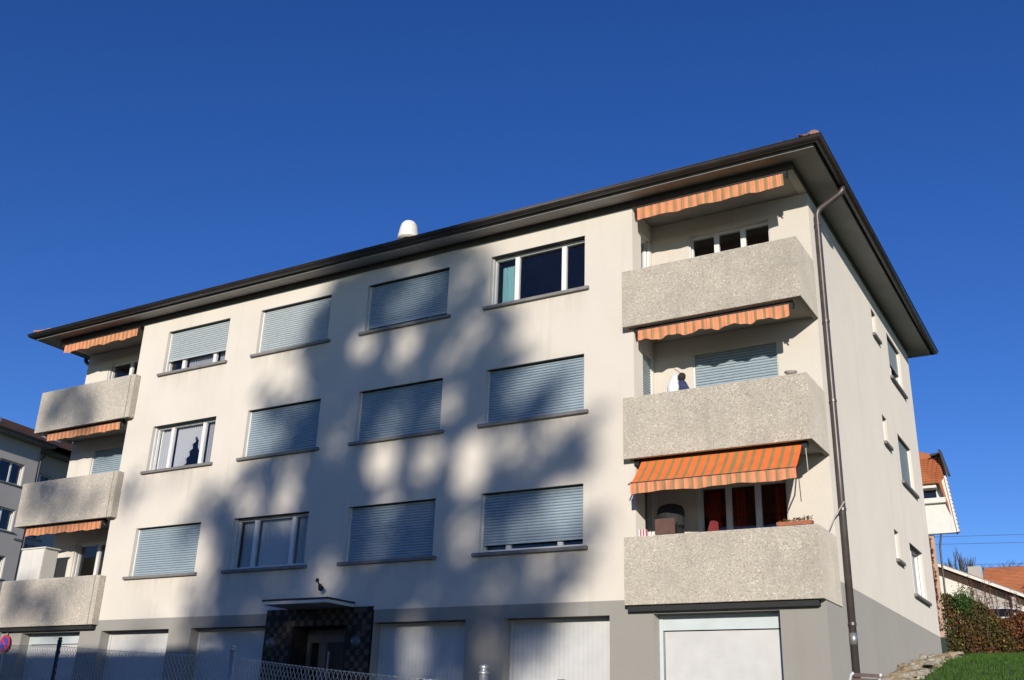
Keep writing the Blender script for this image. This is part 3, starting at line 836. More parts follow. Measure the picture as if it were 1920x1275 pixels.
# ------------------------------------------------------------------ things on the balconies
FL = [3.23, 5.98, 8.73]
j = thing("jacket", (.98, .12, 7.0), "navy blue jacket with dark fur hood hanging on the middle right balcony", "jacket")
def loft(mb, rings, mi=0):
    n = len(rings[0]); i0 = len(mb.v)
    for r in rings: mb.v += r
    for k in range(len(rings) - 1):
        for q in range(n):
            mb.f.append((i0 + k * n + q, i0 + k * n + (q + 1) % n, i0 + (k + 1) * n + (q + 1) % n, i0 + (k + 1) * n + q)); mb.m.append(mi)
    mb.f.append(tuple(range(i0, i0 + n))[::-1]); mb.m.append(mi); e = i0 + (len(rings) - 1) * n; mb.f.append(tuple(range(e, e + n))); mb.m.append(mi)
def oval(cx, cy, z, rx, ry, n=14, ph=0): return [(cx + rx * math.cos(2 * math.pi * k / n) * (1 + .12 * math.sin(3 * 2 * math.pi * k / n + ph)), cy + ry * math.sin(2 * math.pi * k / n), z) for k in range(n)]
b = MB(); loft(b, [oval(1.00, .12, 6.86, .165, .08), oval(1.0, .12, 7.0, .15, .08, ph=1), oval(.98, .12, 7.15, .12, .075, ph=2), oval(.96, .12, 7.28, .085, .06), oval(.955, .12, 7.34, .05, .04)])
b.build("body", "navy", j, smooth=True)
b = MB(); loft(b, [oval(.955, .11, 7.31, .045, .045), oval(.96, .10, 7.36, .075, .065), oval(.965, .10, 7.42, .08, .065), oval(.97, .11, 7.47, .05, .05)]); b.build("hood", "hood", j, smooth=True)
b = MB(); b.tube([(.92, .1, 7.50), (.80, .14, 7.60)], .008, 5); b.tube([(.97, .11, 7.46), (.92, .1, 7.50)], .006, 5); b.build("hanger_hook", "galv", j)
b = MB(); loft(b, [oval(.79, .05, 6.98, .05, .04), oval(.79, .05, 7.05, .11, .07, ph=1), oval(.80, .05, 7.18, .115, .07, ph=2), oval(.81, .05, 7.3, .09, .06, ph=.5), oval(.84, .05, 7.40, .06, .04), oval(.87, .06, 7.45, .02, .02)])
tag(b.build("bag", "bag", None, smooth=True), "white bag with faint blue print hanging beside the navy jacket", "bag")
b = MB(); n = 20
b.lathe((3.17, -.15, 7.027), [(.05, 0), (.08, .012), (.115, .05), (.118, .055), (.108, .055), (.07, .022), (.01, .016)], 22)
tag(b.build("bowl", "bowl", None, smooth=True), "shallow grey bowl standing on the middle right balcony parapet", "bowl")
pb = thing("planter", (3.06, -.15, 4.277), "terracotta window box with dried plants on the lowest right parapet", "planter")
b = MB(); b.prism([(-.21, 4.277), (-.095, 4.277), (-.085, 4.345), (-.22, 4.345)], 'x', 2.75, 3.37); b.build("trough", "terra", pb, bevel=.004)
b = MB()
for k in range(46):
    x = rnd.uniform(2.78, 3.34); y = rnd.uniform(-.2, -.11); hh = rnd.uniform(.03, .10) * (.5 + (x - 2.75))
    b.tube([(x, y, 4.34), (x + rnd.uniform(-.03, .03), y + rnd.uniform(-.02, .02), 4.34 + hh)], [.004, .002], 4)
    for q in range(2):
        p = Vector((x + rnd.uniform(-.03, .03), y + rnd.uniform(-.02, .02), 4.345 + hh * rnd.uniform(.5, 1))); s = .014
        b.quad(tuple(p + Vector((-s, 0, 0))), tuple(p + Vector((0, s, s))), tuple(p + Vector((s, 0, 0))), tuple(p + Vector((0, -s, -s))), rnd.choice((0, 0, 1)))
b.build("dried_plants", ["hb", "hg"], pb, kind="stuff", fix=False)
gb = thing("barbecue", (.53, .45, FL[0]), "black hooded barbecue with brown front board on the lowest right balcony", "barbecue")
b = MB(); loft(b, [[(.53 + .27 * math.cos(t), .45 + .2 * math.sin(t), z) for t in [2 * math.pi * k / 16 for k in range(16)]] for z in (4.55, 4.72)] ); loft(b, [[(.53 + r * 1.15 * math.cos(t), .45 + r * .85 * math.sin(t), z) for t in [2 * math.pi * k / 16 for k in range(16)]] for r, z in ((.24, 4.72), (.235, 4.85), (.2, 4.93), (.1, 4.97))]); b.build("hood", "rubber", gb, smooth=False)
b = MB(); b.box(.30, .20, 4.36, .70, .24, 4.66); b.build("front_board", "brownbox", gb, bevel=.006)
b = MB()
for x in (.34, .72):
    for y in (.3, .6): b.tube([(x, y, FL[0]), (x, y, 4.6)], .018, 6)
b.box(.32, .28, 3.6, .74, .62, 3.63); b.build("stand", "black", gb)
rc = thing("deck_chair", (1.25, .6, FL[0]), "folding chair with dark red backrest on the lowest right balcony", "chair")
b = MB(); b.quad((1.04, .62, 4.0), (1.42, .62, 4.0), (1.38, .68, 4.62), (1.24, .68, 4.68)); b.quad((1.04, .65, 4.0), (1.24, .71, 4.68), (1.38, .71, 4.62), (1.42, .65, 4.0)); b.quad((1.04, .62, 4.0), (1.24, .68, 4.68), (1.24, .71, 4.68), (1.04, .65, 4.0)); b.quad((1.24, .68, 4.68), (1.38, .68, 4.62), (1.38, .71, 4.62), (1.24, .71, 4.68)); b.quad((1.42, .62, 4.0), (1.42, .65, 4.0), (1.38, .71, 4.62), (1.38, .68, 4.62)); b.build("backrest", "red", rc)
b = MB(); b.box(1.03, .25, 3.66, 1.43, .66, 3.72); b.build("seat", "red", rc)
for x in (1.05, 1.41):
    b = MB(); b.tube([(x, .28, FL[0]), (x, .64, 3.95), (x, .66, 4.2)], .014, 6); b.build("leg", "galv", rc)
    b = MB(); b.tube([(x, .64, FL[0]), (x, .27, 3.68)], .014, 6); b.build("leg", "galv", rc)
b = MB()
for k in range(6):
    x = .095 + k * .028; mi = k % 2
    b.box(x, -.094, 4.05, x + .028, -.075, 4.42, mi)
b.box(.095, -.074, 4.05, .263, -.06, 4.40, 0)
tag(b.build("towel", ["stripe_w", "stripe_r"], None), "red and white striped towel at the left end of the lowest right balcony", "towel")
cb = thing("cabinet", (-18.4, .35, FL[0]), "tall white cabinet on the lowest left balcony", "cabinet")
b = MB(); b.box(-18.86, .12, FL[0], -17.86, .55, 5.18); b.build("carcass", "pw", cb, bevel=.01)
b = MB(); b.box(-18.89, .08, 5.18, -17.80, .58, 5.215); b.build("top", "pw", cb, bevel=.006)
for x in (-18.85, -18.35):
    b = MB(); b.box(x, .098, FL[0] + .08, x + .49, .118, 5.15); b.build("door", "pw", cb, bevel=.005)

# ------------------------------------------------------------------ no parking sign
sg = thing("no_parking_sign", (-18.52, 0, .75), "round blue no parking sign with red ring and slash left of the garages", "sign")
b = MB(); b.tube([(-18.52, -.05, .75), (-18.52, -.05, 2.9)], .025, 8); b.build("post", "galv", sg)
def disc(mb, x, z, r, y0, y1, n=28, mi=0):
    pts = [(x + r * math.cos(2 * math.pi * k / n), z + r * math.sin(2 * math.pi * k / n)) for k in range(n)]
    mb.prism(pts, 'y', y0, y1, mi)
b = MB(); disc(b, -18.52, 2.62, .225, -.090, -.076); b.build("ring", "sred", sg)
b = MB(); disc(b, -18.52, 2.62, .165, -.094, -.0905); b.build("field", "sblue", sg)
b = MB(); c, s_ = .1167, .1167; wd = .022
b.prism([(-18.52 - c - wd, 2.62 + s_ - wd), (-18.52 - c + wd, 2.62 + s_ + wd), (-18.52 + c + wd, 2.62 - s_ + wd), (-18.52 + c - wd, 2.62 - s_ - wd)], 'y', -.098, -.0945); b.build("slash", "sred", sg)

# ------------------------------------------------------------------ chain link fence
fe = thing("chain_link_fence", (-1.7, -8.28, hgt(0, -8.28)), "galvanised chain link fence on steel posts in front of the garages", "fence")
FP = [(-12.6, -5.14), (-7.17, -6.71), (-1.71, -8.28), (3.79, -11.27), (6.6, -12.8)]
FT = [2.20, 1.93, 1.60, 1.14, .86]
def fpt(s):
    k = min(int(s), 3); t = s - k
    return FP[k][0] + (FP[k + 1][0] - FP[k][0]) * t, FP[k][1] + (FP[k + 1][1] - FP[k][1]) * t, FT[k] + (FT[k + 1] - FT[k]) * t
for k in range(1, 4):
    x, y = FP[k]; b = MB(); z0 = hgt(x, y) - .2
    b.tube([(x, y, z0), (x, y, FT[k] - .01)], .033, 12); b.lathe((x, y, FT[k] - .012), [(.038, 0), (.040, .014), (.026, .026), (.024, .034), (.034, .045), (.030, .062), (.012, .07)], 12)
    b.build("fence_post", "galv_shade" if k == 1 else "galv", fe, smooth=True)  # left post gets a darkened colour in place of shade
b = MB(); zig = .034
for k in range(4):
    a, c = FP[k], FP[k + 1]; L = math.hypot(c[0] - a[0], c[1] - a[1]); n = int(L / .055)
    ux, uy = (c[0] - a[0]) / L, (c[1] - a[1]) / L
    for i in range(n):
        s = (i + .5) * L / n; x, y, zt = fpt(k + s / L); zt -= .075 + (.018 * math.sin(math.pi * s / L))
        rows = int(1.0 / .052)
        pts = []
        for r in range(rows):
            dd = (1 if r % 2 else -1) * (.0275 + .002) * 1.0 * (1 if i % 2 == 0 else -1)
            wv = .0022 * (1 if (r // 1) % 2 else -1)
            pts.append((x + ux * dd * 1.0 * 1.0 - uy * wv, y + uy * dd + ux * wv, zt - r * .052))
        b.tube(pts, .0036, 3, cap=False)
b.build("wire_mesh", "wire", fe, kind="stuff", fix=False)
b = MB()
for k in range(4):
    p = [fpt(k + t / 10) for t in range(11)]; p = [(q[0], q[1], q[2] - .08 - .018 * math.sin(math.pi * t / 10)) for t, q in enumerate(p)]
    b.tube(p, .0036, 4)
b.build("tension_wire", "wire", fe)

# ------------------------------------------------------------------ garden chair (near, lower right)
gcx, gcy = 4.64, -3.3
gch = thing("garden_chair", (gcx, gcy, .75), "white tube garden chair with brown slats in front of the downpipe", "chair")
ca, sa = math.cos(math.radians(48)), math.sin(math.radians(48))
def gp(u, v_, z): return (gcx + u * ca - v_ * sa, gcy + u * sa + v_ * ca, .75 + z)
for sx in (-1, 1):
    b = MB(); u = .22 * sx
    b.tube([gp(u, .30, 0), gp(u, .12, .42), gp(u, -.06, .80), gp(u, -.10, .865), gp(u * .93, -.13, .885)], .017, 10); b.tube([gp(u, -.06, 0), gp(u, .22, .44), gp(u, .50, .46)], .017, 10); b.tube([gp(u, .50, .46), gp(u, .46, 0)], .017, 10)
    b.build("frame", "white", gch, smooth=True)
for k in range(7):
    b = MB(); z = .865 - k * .062; v_ = -.10 + k * .027
    p = [gp(-.215, v_ - .012, z - .024), gp(.235, v_ - .012, z - .024), gp(.235, v_ + .006, z + .02), gp(-.215, v_ + .006, z + .02)]
    q = [tuple(Vector(a) + Vector((-sa * .014, ca * .014, .004))) for a in p]
    b.quad(*p); b.quad(*q); b.quad(p[0], p[1], q[1], q[0]); b.quad(p[2], p[3], q[3], q[2]); b.quad(p[1], p[2], q[2], q[1]); b.quad(p[3], p[0], q[0], q[3]); b.build("slat", "chair", gch)
for k in range(6):
    b = MB(); v_ = .16 + k * .06
    p = [gp(-.225, v_, .455), gp(.225, v_, .455), gp(.225, v_ + .045, .458), gp(-.225, v_ + .045, .458)]
    q = [(a[0], a[1], a[2] + .014) for a in p]
    b.quad(*p); b.quad(*q); b.quad(p[0], p[1], q[1], q[0]); b.quad(p[2], p[3], q[3], q[2]); b.quad(p[1], p[2], q[2], q[1]); b.quad(p[3], p[0], q[0], q[3]); b.build("slat", "chair", gch)

# ------------------------------------------------------------------ rubble stones at the foot of the side wall
sw = thing("rubble_wall", (3.9, 5.5, 1.8), "low rubble stone edging between the grey side wall and the lawn", "stone wall")
def rock(cx, cy, cz, sx, sy, sz, rz):
    bm = bmesh.new(); bmesh.ops.create_icosphere(bm, subdivisions=1, radius=1)
    c_, s_ = math.cos(rz), math.sin(rz)
    b = MB()
    for v in bm.verts:
        k = 1 + rnd.uniform(-.22, .22); x, y, z = [max(-.78, min(.78, q * k)) for q in v.co]; x, y, z = x * sx, y * sy, z * sz
        b.v.append((cx + x * c_ - y * s_, cy + x * s_ + y * c_, cz + z))
    for f in bm.faces: b.f.append(tuple(v.index for v in f.verts)); b.m.append(0)
    bm.free()
    return b.build("stone", rnd.choice(("stone", "stone", "stone2")), sw, origin=(cx, cy, cz))
for k in range(210):
    y = 3.0 + 8.4 * (k / 210) ** 1.25 + rnd.uniform(-.12, .12)
    lay = rnd.randint(0, 2); x = 3.62 + rnd.uniform(0, .42) - .06 * lay
    base = hgt(4, y); s = rnd.uniform(.06, .16)
    rock(x, y, base - .12 + lay * .085 + rnd.uniform(-.03, .06) + (.05 if y < 7 else 0), s * rnd.uniform(.8, 1.3), s * rnd.uniform(.9, 1.5), s * rnd.uniform(.6, .9), rnd.uniform(0, 3))

# ------------------------------------------------------------------ lawn
b = MB()
for k in range(30000):
    y = 3.6 + 11.2 * rnd.random(); x = 3.95 + 6.5 * rnd.random()
    if x < 4.1 and rnd.random() < .5: continue
    z = hgt(x, y); h_ = rnd.uniform(.05, .11); a = rnd.uniform(0, 6.28); d = .009
    lx, ly = rnd.uniform(-.04, .04), rnd.uniform(-.04, .04)
    i = len(b.v); b.v += [(x - d * math.cos(a), y - d * math.sin(a), z - .01), (x + d * math.cos(a), y + d * math.sin(a), z - .01), (x + lx, y + ly, z + h_)]
    b.f.append((i, i + 1, i + 2)); b.m.append(0)
b.build("lawn_grass", "grass", kind="stuff", fix=False)

# ------------------------------------------------------------------ hedge
hd_ = thing("hedge", (6.2, 14.8, 3.2), "brown autumn hedge with bare spikes of twigs behind the lawn", "hedge")
def leaf(mb, p, s, mi):
    n = Vector((rnd.gauss(0, 1), rnd.gauss(0, 1), rnd.gauss(0, 1) + .3)).normalized(); a = n.orthogonal().normalized(); c = n.cross(a)
    t = rnd.uniform(0, 6.28); a, c = a * math.cos(t) + c * math.sin(t), c * math.cos(t) - a * math.sin(t)
    mb.quad(tuple(p - a * s), tuple(p + c * s * .55), tuple(p + a * s), tuple(p - c * s * .55), mi)
def htop(x): return 4.72 - .28 * max(0, x - 3.9) + .18 * math.sin(x * 2.3) + .1 * math.sin(x * 6.1 + 1)
b = MB()
for k in range(42000):
    x = rnd.uniform(3.2, 9.0); y = 14.0 + abs(rnd.gauss(0, .55)); zt = htop(x)
    z = 3.15 + (zt - 3.15) * rnd.random() ** .85
    y += .25 * max(0, (z - 3.15) / (zt - 3.15) - .6)
    brown = (x - 3.9) * .32 + .25 * math.sin(x * 4 + z * 3) + rnd.uniform(-.3, .3)
    mi = 0 if brown > .22 else 1
    if rnd.random() < .035: mi = 2
    leaf(b, Vector((x, y, z)), rnd.uniform(.025, .055), mi)
b.build("foliage", ["hb", "ho", "hy"], hd_, kind="stuff", fix=False)
b = MB()
for k in range(420):
    x = rnd.uniform(3.3, 9); y = 14.1 + rnd.random() * .9; z = 3.15; L = htop(x) - 3.15 + rnd.uniform(-.5, .12)
    pts = [Vector((x, y, z))]
    for q in range(4): pts.append(pts[-1] + Vector((rnd.uniform(-.07, .07), rnd.uniform(-.07, .07), L / 4)))
    b.tube([tuple(p) for p in pts], [.012, .010, .008, .006, .003], 4)
for k in range(44):
    x = 3.7 + k * .062 + rnd.uniform(-.06, .06); y = 14.4 + rnd.uniform(-.2, .3); L = rnd.uniform(.35, .95); z = htop(x) - .15
    pts = [Vector((x, y, z))]
    for q in range(5): pts.append(pts[-1] + Vector((rnd.uniform(-.03, .03), rnd.uniform(-.03, .03), L / 5)))
    b.tube([tuple(p) for p in pts], [.014, .012, .010, .008, .006, .003], 4)
    for q in range(60):
        p = pts[0].lerp(pts[-1], rnd.random()); leaf(b, p + Vector((rnd.gauss(0, .035), rnd.gauss(0, .035), rnd.gauss(0, .02))), rnd.uniform(.015, .03), 1)
b.build("twigs", ["twig", "hb"], hd_, kind="stuff", fix=False)
gs = thing("green_shrub", (4.15, 14.55, 3.2), "small green shrub poking out of the top of the brown hedge", "shrub")
b = MB()
for k in range(1500):
    p = Vector((3.78 + rnd.gauss(0, .13), 14.15 + rnd.gauss(0, .12), 4.66 + rnd.gauss(0, .17))); leaf(b, p, rnd.uniform(.02, .04), 0)
b.build("foliage", "hg", gs, kind="stuff", fix=False)
b = MB()
for k in range(8): b.tube([(4.05, 14.5, 3.15), (4.05 + rnd.uniform(-.1, .1), 14.5, 4.3), (4.05 + rnd.uniform(-.3, .3), 14.4, 4.9 + rnd.uniform(0, .3))], [.015, .01, .004], 4)
b.build("stem", "twig", gs)

# ------------------------------------------------------------------ neighbour with orange mansard roof (right)
nb = thing("mansard_house", (-4, 52, hgt(0, 50)), "white gabled house with steep orange tiled roof behind the right end of the building", "house")
b = MB(); y0, y1 = 50.3, 60
b.prism([(-10, 6), (-2.02, 6), (-2.02, 13.3), (-10, 13.3)], "y", y0, y0 + .4); b.prism([(-12, 6), (-4.2, 6), (-4.2, 13.3), (-12, 13.3)], "y", y0 + .4, y1); b.build("wall", "pink", nb)
b = MB(); b.box(-2.018, 50.0, 13.32, -.87, 50.4, 15.17); b.box(-10, 50.0, 13.32, -2.02, 50.29, 15.17); b.build("gable_boards", "pw", nb)
b = MB(); b.box(-10, 49.7, 15.175, -.98, 50.6, 15.5); b.build("cornice", "pw", nb, bevel=.02)
b = MB(); b.box(-10, 50.3, 15.5, -1.2, 50.8, 16.6).box(-10, 49.6, 16.12, -1.42, 50.29, 16.28); b.build("attic_wall", "pw", nb)
b = MB(); b.box(-3.2, 50.27, 15.56, -1.55, 50.295, 16.1); b.build("attic_window", "card", nb)
# half hip front slope, tile courses
b = MB(); P00, P10, P11, P01 = Vector((-8, 49.5, 16.3)), Vector((-1.22, 49.5, 16.35)), Vector((-1.0, 51.2, 18.45)), Vector((-8, 52.2, 20.6))
rows = 13
rf = MB(); rf.poly([tuple(P00), tuple(P10), tuple(P11), (-2.3, 51.9, 19.05), tuple(P01)])
rf.poly([tuple(P11), (-2.3, 51.9, 19.05), (-4.3, 60, 19.05), (-3.0, 60, 18.45)]); rf.poly([tuple(P10), tuple(P11), (-1.12, 50.7, 18.4), (-.72, 50.7, 13.3), (-.56, 50.2, 13.25)])
nroof = rf.build("roof", "otile", nb)
b = MB()
for r in range(rows):
    t0, t1 = r / rows, (r + 1) / rows
    for c in range(24):
        s0, s1 = c / 24, (c + 1) / 24
        def pp(s, t, lift): 
            q = P00.lerp(P10, s).lerp(Vector((-8, 51.35, 18.5)).lerp(P11, s), t); return tuple(q + Vector((0, -lift, lift * .8)))
        if s1 < .45: continue
        b.quad(pp(s0 + .003, t0, .075), pp(s1 - .003, t0, .06), pp(s1 - .003, t1, .012), pp(s0 + .003, t1, .012)); b.quad(pp(s0 + .003, t0, .0), pp(s1 - .003, t0, .0), pp(s1 - .003, t0, .06), pp(s0 + .003, t0, .075))
b.build("roof_tiles", "otile", nroof, kind="stuff", fix=False)
b = MB(); b.prism([(-1.12, 18.62), (-.96, 18.6), (-.60, 16.98), (-.72, 16.92), (-.98, 18.2)], 'y', 49.9, 50.5); b.prism([(-1.7, 18.42), (-1.0, 18.48), (-1.0, 18.62), (-1.7, 18.55)], 'y', 50.6, 51.1); b.build("gutter", "brown", nb)
b = MB()
for k in range(14):
    t0, t1 = k / 14, (k + 1) / 14
    x0_, z0_ = -.93 + .38 * t0, 16.86 - 3.55 * t0; x1_, z1_ = -.93 + .38 * t1, 16.86 - 3.55 * t1
    b.prism([(x0_, z0_), (x0_ + .10, z0_ + .01), (x1_ + .15, z1_ + .03), (x1_, z1_)], 'y', 49.85, 50.2)
b.build("verge_tiles", "pw", nb, kind="stuff")
b = MB(); b.poly([(-1.22, 49.98, 16.4), (-.92, 49.98, 16.85), (-.55, 49.98, 13.32), (-.868, 49.98, 13.32), (-.868, 49.98, 15.17), (-.98, 49.98, 15.5)]); b.poly([(-.55, 49.98, 13.32), (-.868, 49.98, 13.32), (-.868, 50.4, 13.32), (-.55, 50.4, 13.32)]); b.build("verge_board", "pw", nb)
b = MB(); b.tube([(-1.55, 50.2, 13.3), (-1.7, 50.2, 12.5), (-1.75, 50.2, 7)], .06, 8); b.build("downpipe", "brown", nb)
b = MB()
for k in range(240):
    z = rnd.uniform(7.5, 13.2); leaf(b, Vector((-2.25 + rnd.gauss(0, .09), 50.15, z)), rnd.uniform(.06, .13), 0)
b.build("climbing_plant", "hb", nb, kind="stuff", fix=False)

# ------------------------------------------------------------------ low white house
wh = thing("white_house", (-1, 64, hgt(0, 62)), "low white house with long sloping gable roof behind the hedge", "house")
def wroof(x, o=0): return 13.15 - .452 * (x + 3.4) + o
b = MB(); b.prism([(-9.0, 6), (4.6, 6), (4.6, wroof(4.6, -.35)), (-3.4, 12.85), (-9.0, 10.3)], 'y', 60.9, 73); b.build("wall", "pw", wh)
b = MB(); b.prism([(-1.6, 6), (.9, 6), (.9, wroof(.9, -.37)), (-1.6, wroof(-1.6, -.37))], 'y', 60.898, 60.88); b.box(1.05, 60.2, 6, 1.3, 60.85, 10.75); b.build("gable_panel", "lwall", wh)
b = MB(); b.prism([(-3.4, 12.95), (-3.4, 13.15), (5.4, wroof(5.4)), (5.4, wroof(5.4, -.2))], 'y', 59.9, 73.5); b.prism([(-3.4, 12.95), (-9.6, 10.2), (-9.6, 10.4), (-3.4, 13.15)], 'y', 59.9, 73.5); whr = b.build("roof", "otile", wh)
b = MB(); b.prism([(-3.5, 12.90), (-3.5, 13.10), (5.4, wroof(5.4, -.03)), (5.4, wroof(5.4, -.23))], 'y', 59.7, 59.88); b.build("verge_board", "pw", wh)
b = MB(); b.prism([(-3.5, 12.98), (-3.5, 13.2), (5.4, wroof(5.4, .05)), (5.4, wroof(5.4, -.0))], 'y', 59.86, 60.3); b.build("verge_tiles", "sill", whr)
b = MB(); b.box(-1.68, 62, 11.5, -.84, 62.8, 13.06); b.build("chimney", "lwall", wh)
# ------------------------------------------------------------------ red roofed house
rh = thing("red_roof_house", (4, 84, hgt(0, 84)), "house with a broad plain red tiled roof far behind the white house", "house")
b = MB(); b.box(-2.4, 78, 8, 12, 88, 13.4); b.build("wall", "pw", rh)
b = MB(); b.prism([(76.8, 12.9), (82.5, 16.05), (88.4, 12.9), (88.4, 12.7), (82.5, 15.8), (76.8, 12.7)], 'x', -2.75, 13); rr = b.build("roof", "otile", rh)
b = MB()
for r in range(20):
    t0, t1 = r / 20, (r + 1) / 20; y0_, z0_ = 76.8 + 5.7 * t0, 12.92 + 3.15 * t0; y1_, z1_ = 76.8 + 5.7 * t1, 12.92 + 3.15 * t1
    b.quad((-2.74, y0_, z0_ + .05), (12.9, y0_, z0_ + .05), (12.9, y1_, z1_ + .005), (-2.74, y1_, z1_ + .005)); b.quad((-2.74, y0_, z0_), (12.9, y0_, z0_), (12.9, y0_, z0_ + .05), (-2.74, y0_, z0_ + .05))
b.build("roof_tiles", "otile", rr, kind="stuff", fix=False)
# ------------------------------------------------------------------ parked car behind the hedge
car = thing("parked_car", (2.4, 40, hgt(0, 40)), "pale car with dark windows parked behind the hedge by the white house", "car")
zc = hgt(0, 40)
def cz(z): return zc + .02 + z
b = MB()
prof = [(-.1, .35), (4.1, .35), (4.15, .62), (4.0, .82), (3.2, .93), (2.55, 1.30), (1.9, 1.44), (.9, 1.44), (.25, 1.05), (-.12, .92), (-.15, .6)]
X0 = .75
b.prism([(X0 + x, cz(z)) for x, z in prof], 'y', 39.2, 40.9); cb_ = b.build("body", "carw", car, bevel=.06)
b = MB(); b.prism([(X0 + .38, cz(1.02)), (X0 + 3.02, cz(.97)), (X0 + 2.48, cz(1.27)), (X0 + 1.88, cz(1.385)), (X0 + .95, cz(1.385))], 'y', 39.17, 39.197); b.build("side_window", "card", car)
b = MB(); b.prism([(X0 + .38, cz(1.02)), (X0 + 3.02, cz(.97)), (X0 + 2.48, cz(1.27)), (X0 + 1.88, cz(1.385)), (X0 + .95, cz(1.385))], 'y', 40.903, 40.93); b.build("side_window", "card", car)
for x in (.7, 3.3):
    for y in (39.2, 40.72):
        b = MB(); n = 18; disc(b, X0 + x, cz(.31), .31, y - .01, y + .19, 18); wl = b.build("wheel", "rubber", car)
        b = MB(); disc(b, X0 + x, cz(.31), .19, y - .02, y - .011, 12); b.build("rim", "galv", wl)
# picket fence at the right edge
pf = thing("picket_fence", (5.9, 16.2, hgt(5, 16)), "weathered wooden picket fence behind the right end of the hedge", "fence")
for k in range(16):
    x = 4.86 + k * .115; b = MB(); zt = 4.5 - .02 * k + rnd.uniform(-.03, .03); b.prism([(x, 3.3), (x + .07, 3.3), (x + .07, zt), (x + .035, zt + .05), (x, zt)], 'y', 16.15, 16.17); b.build("picket", "lwall", pf)
b = MB(); b.box(4.8, 16.172, 3.7, 6.8, 16.21, 3.78).box(4.8, 16.172, 4.2, 6.8, 16.21, 4.28); split_build(b, "rail", "lwall", pf)

# ------------------------------------------------------------------ bare trees
def grow(mb, p, d, L, r, depth, spread, upb):
    q = p + d * L; mb.tube([tuple(p), tuple(p.lerp(q, .5) + Vector((rnd.uniform(-.03, .03), rnd.uniform(-.03, .03), 0)) * L), tuple(q)], [r, r * .85, r * .7], 5 if r > .05 else 3, cap=False)
    if depth == 0: return
    for k in range(3 if depth > 1 else 4):
        a = rnd.uniform(0, 6.28); s = spread * rnd.uniform(.6, 1.2)
        nd = (d + Vector((math.cos(a) * s, math.sin(a) * s, upb + rnd.uniform(-.2, .2)))).normalized()
        grow(mb, p.lerp(q, rnd.uniform(.55, 1)), nd, L * rnd.uniform(.6, .85), r * .58, depth - 1, spread, upb)
def bare_tree(name, x, y, top, spread, upb, label, L, nd_=3):
    z = hgt(x, y); t = thing(name, (x, y, z), label, "tree", "bare trees on the skyline")
    b = MB(); th = top - z - L * 2.6; b.tube([(x, y, z - .2), (x + .05, y, z + th)], [.22, .14], 8); b.build("trunk", "bark", t)
    b = MB()
    for k in range(4):
        a = k * 1.57 + rnd.random(); grow(b, Vector((x + .05, y, z + th * rnd.uniform(.75, 1))), Vector((math.cos(a) * spread, math.sin(a) * spread, 1)).normalized(), L, .11, nd_, spread, upb)
    b.build("crown", "bark", t, fix=False)
bare_tree("poplar_tree", -10.0, 120, 24.6, .22, .5, "slim bare poplar on the skyline, left of the two", 2.6)
bare_tree("poplar_tree", -9.0, 122, 24.2, .22, .5, "slim bare poplar on the skyline, right of the two", 2.4)
bare_tree("bare_tree", -5.4, 120, 23.6, .75, .15, "round bare tree showing above the red roof", 1.9, 4)
# power lines
for (x0_, z0_, z1_, lb) in ((-30, 16.4, 14.45, "uppermost of the three overhead wires above the right hand houses"), (-30, 16.2, 14.05, "middle one of the three overhead wires above the right hand houses"), (-30, 14.5, 13.1, "lowest overhead wire passing in front of the bare trees")):
    b = MB(); pts = []
    for k in range(25):
        t = k / 24; x = x0_ + 60 * t; pts.append((x, 62 if z1_ > 13.5 else 63, z0_ + (z1_ - z0_) * t * 1.0 - .9 * math.sin(math.pi * t) * .55 + (.25 if z1_ > 14.2 else 0)))
    b.tube(pts, .017, 4); tag(b.build("overhead_wire", "black", None), lb, "wire", "overhead wires")
for x in (-30, 30):
    pz = hgt(x, 62); t = thing("utility_pole", (x, 62.5, pz), "wooden utility pole carrying the overhead wires, " + ("left of the scene" if x < 0 else "right of the scene"), "pole")
    b = MB(); b.tube([(x, 62.5, pz), (x, 62.5, 17.2 if x < 0 else 15.3)], [.16, .11], 10); b.build("shaft", "bark", t)
    b = MB(); b.box(x - .05, 61.8, 16.3 if x < 0 else 14.4, x + .05, 63.2, 16.4 if x < 0 else 14.5); b.build("crossarm", "bark", t)

# ------------------------------------------------------------------ apartment building on the left
ang = math.radians(99.79)
u3 = Vector((math.cos(ang), math.sin(ang), 0)); n3 = Vector((u3.y, -u3.x, 0))
O3 = Vector((-46.95, 18.93, 0)) - n3 * .8
lb = thing("neighbour_building", tuple(O3), "grey apartment block with dark tiled roof beyond the left balconies", "apartment building", rotz=ang)
ORG[lb] = Vector((0, 0, 0))
F0 = lambda u, d, z: (u, d, z); F1 = lambda u, d, z: (u, 1.2 + d, z)
hl = [(-2.28, -.43, 13.6 - 2.7 * k, 14.87 - 2.7 * k) for k in range(4)] + [(-7.3, -5.4, 13.6 - 2.7 * k, 14.87 - 2.7 * k) for k in range(4)]
hr = [(1.2, 2.95, 13.75 - 2.7 * k, 15.02 - 2.7 * k) for k in range(4)] + [(5.2, 7.0, 13.75 - 2.7 * k, 15.02 - 2.7 * k) for k in range(4)]
b = MB(); sheet_with_holes(b, F0, -14, .5, 3, 16.2, hl, .28, None); sheet_with_holes(b, F1, .5, 12, 3, 16.2, hr, .28, None); b.quad((.5, 0, 3), (.5, 1.2, 3), (.5, 1.2, 16.2), (.5, 0, 16.2)); b.quad((12, 1.2, 3), (12, 12, 3), (12, 12, 16.2), (12, 1.2, 16.2)); b.quad((-14, 0, 3), (-14, 12, 3), (-14, 12, 16.2), (-14, 0, 16.2))
b.build("wall", "lwall", lb)
b = MB(); b.box(-13.9, 2.5, 3, 11.9, 2.6, 16); b.build("room_partition", "dark", lb)
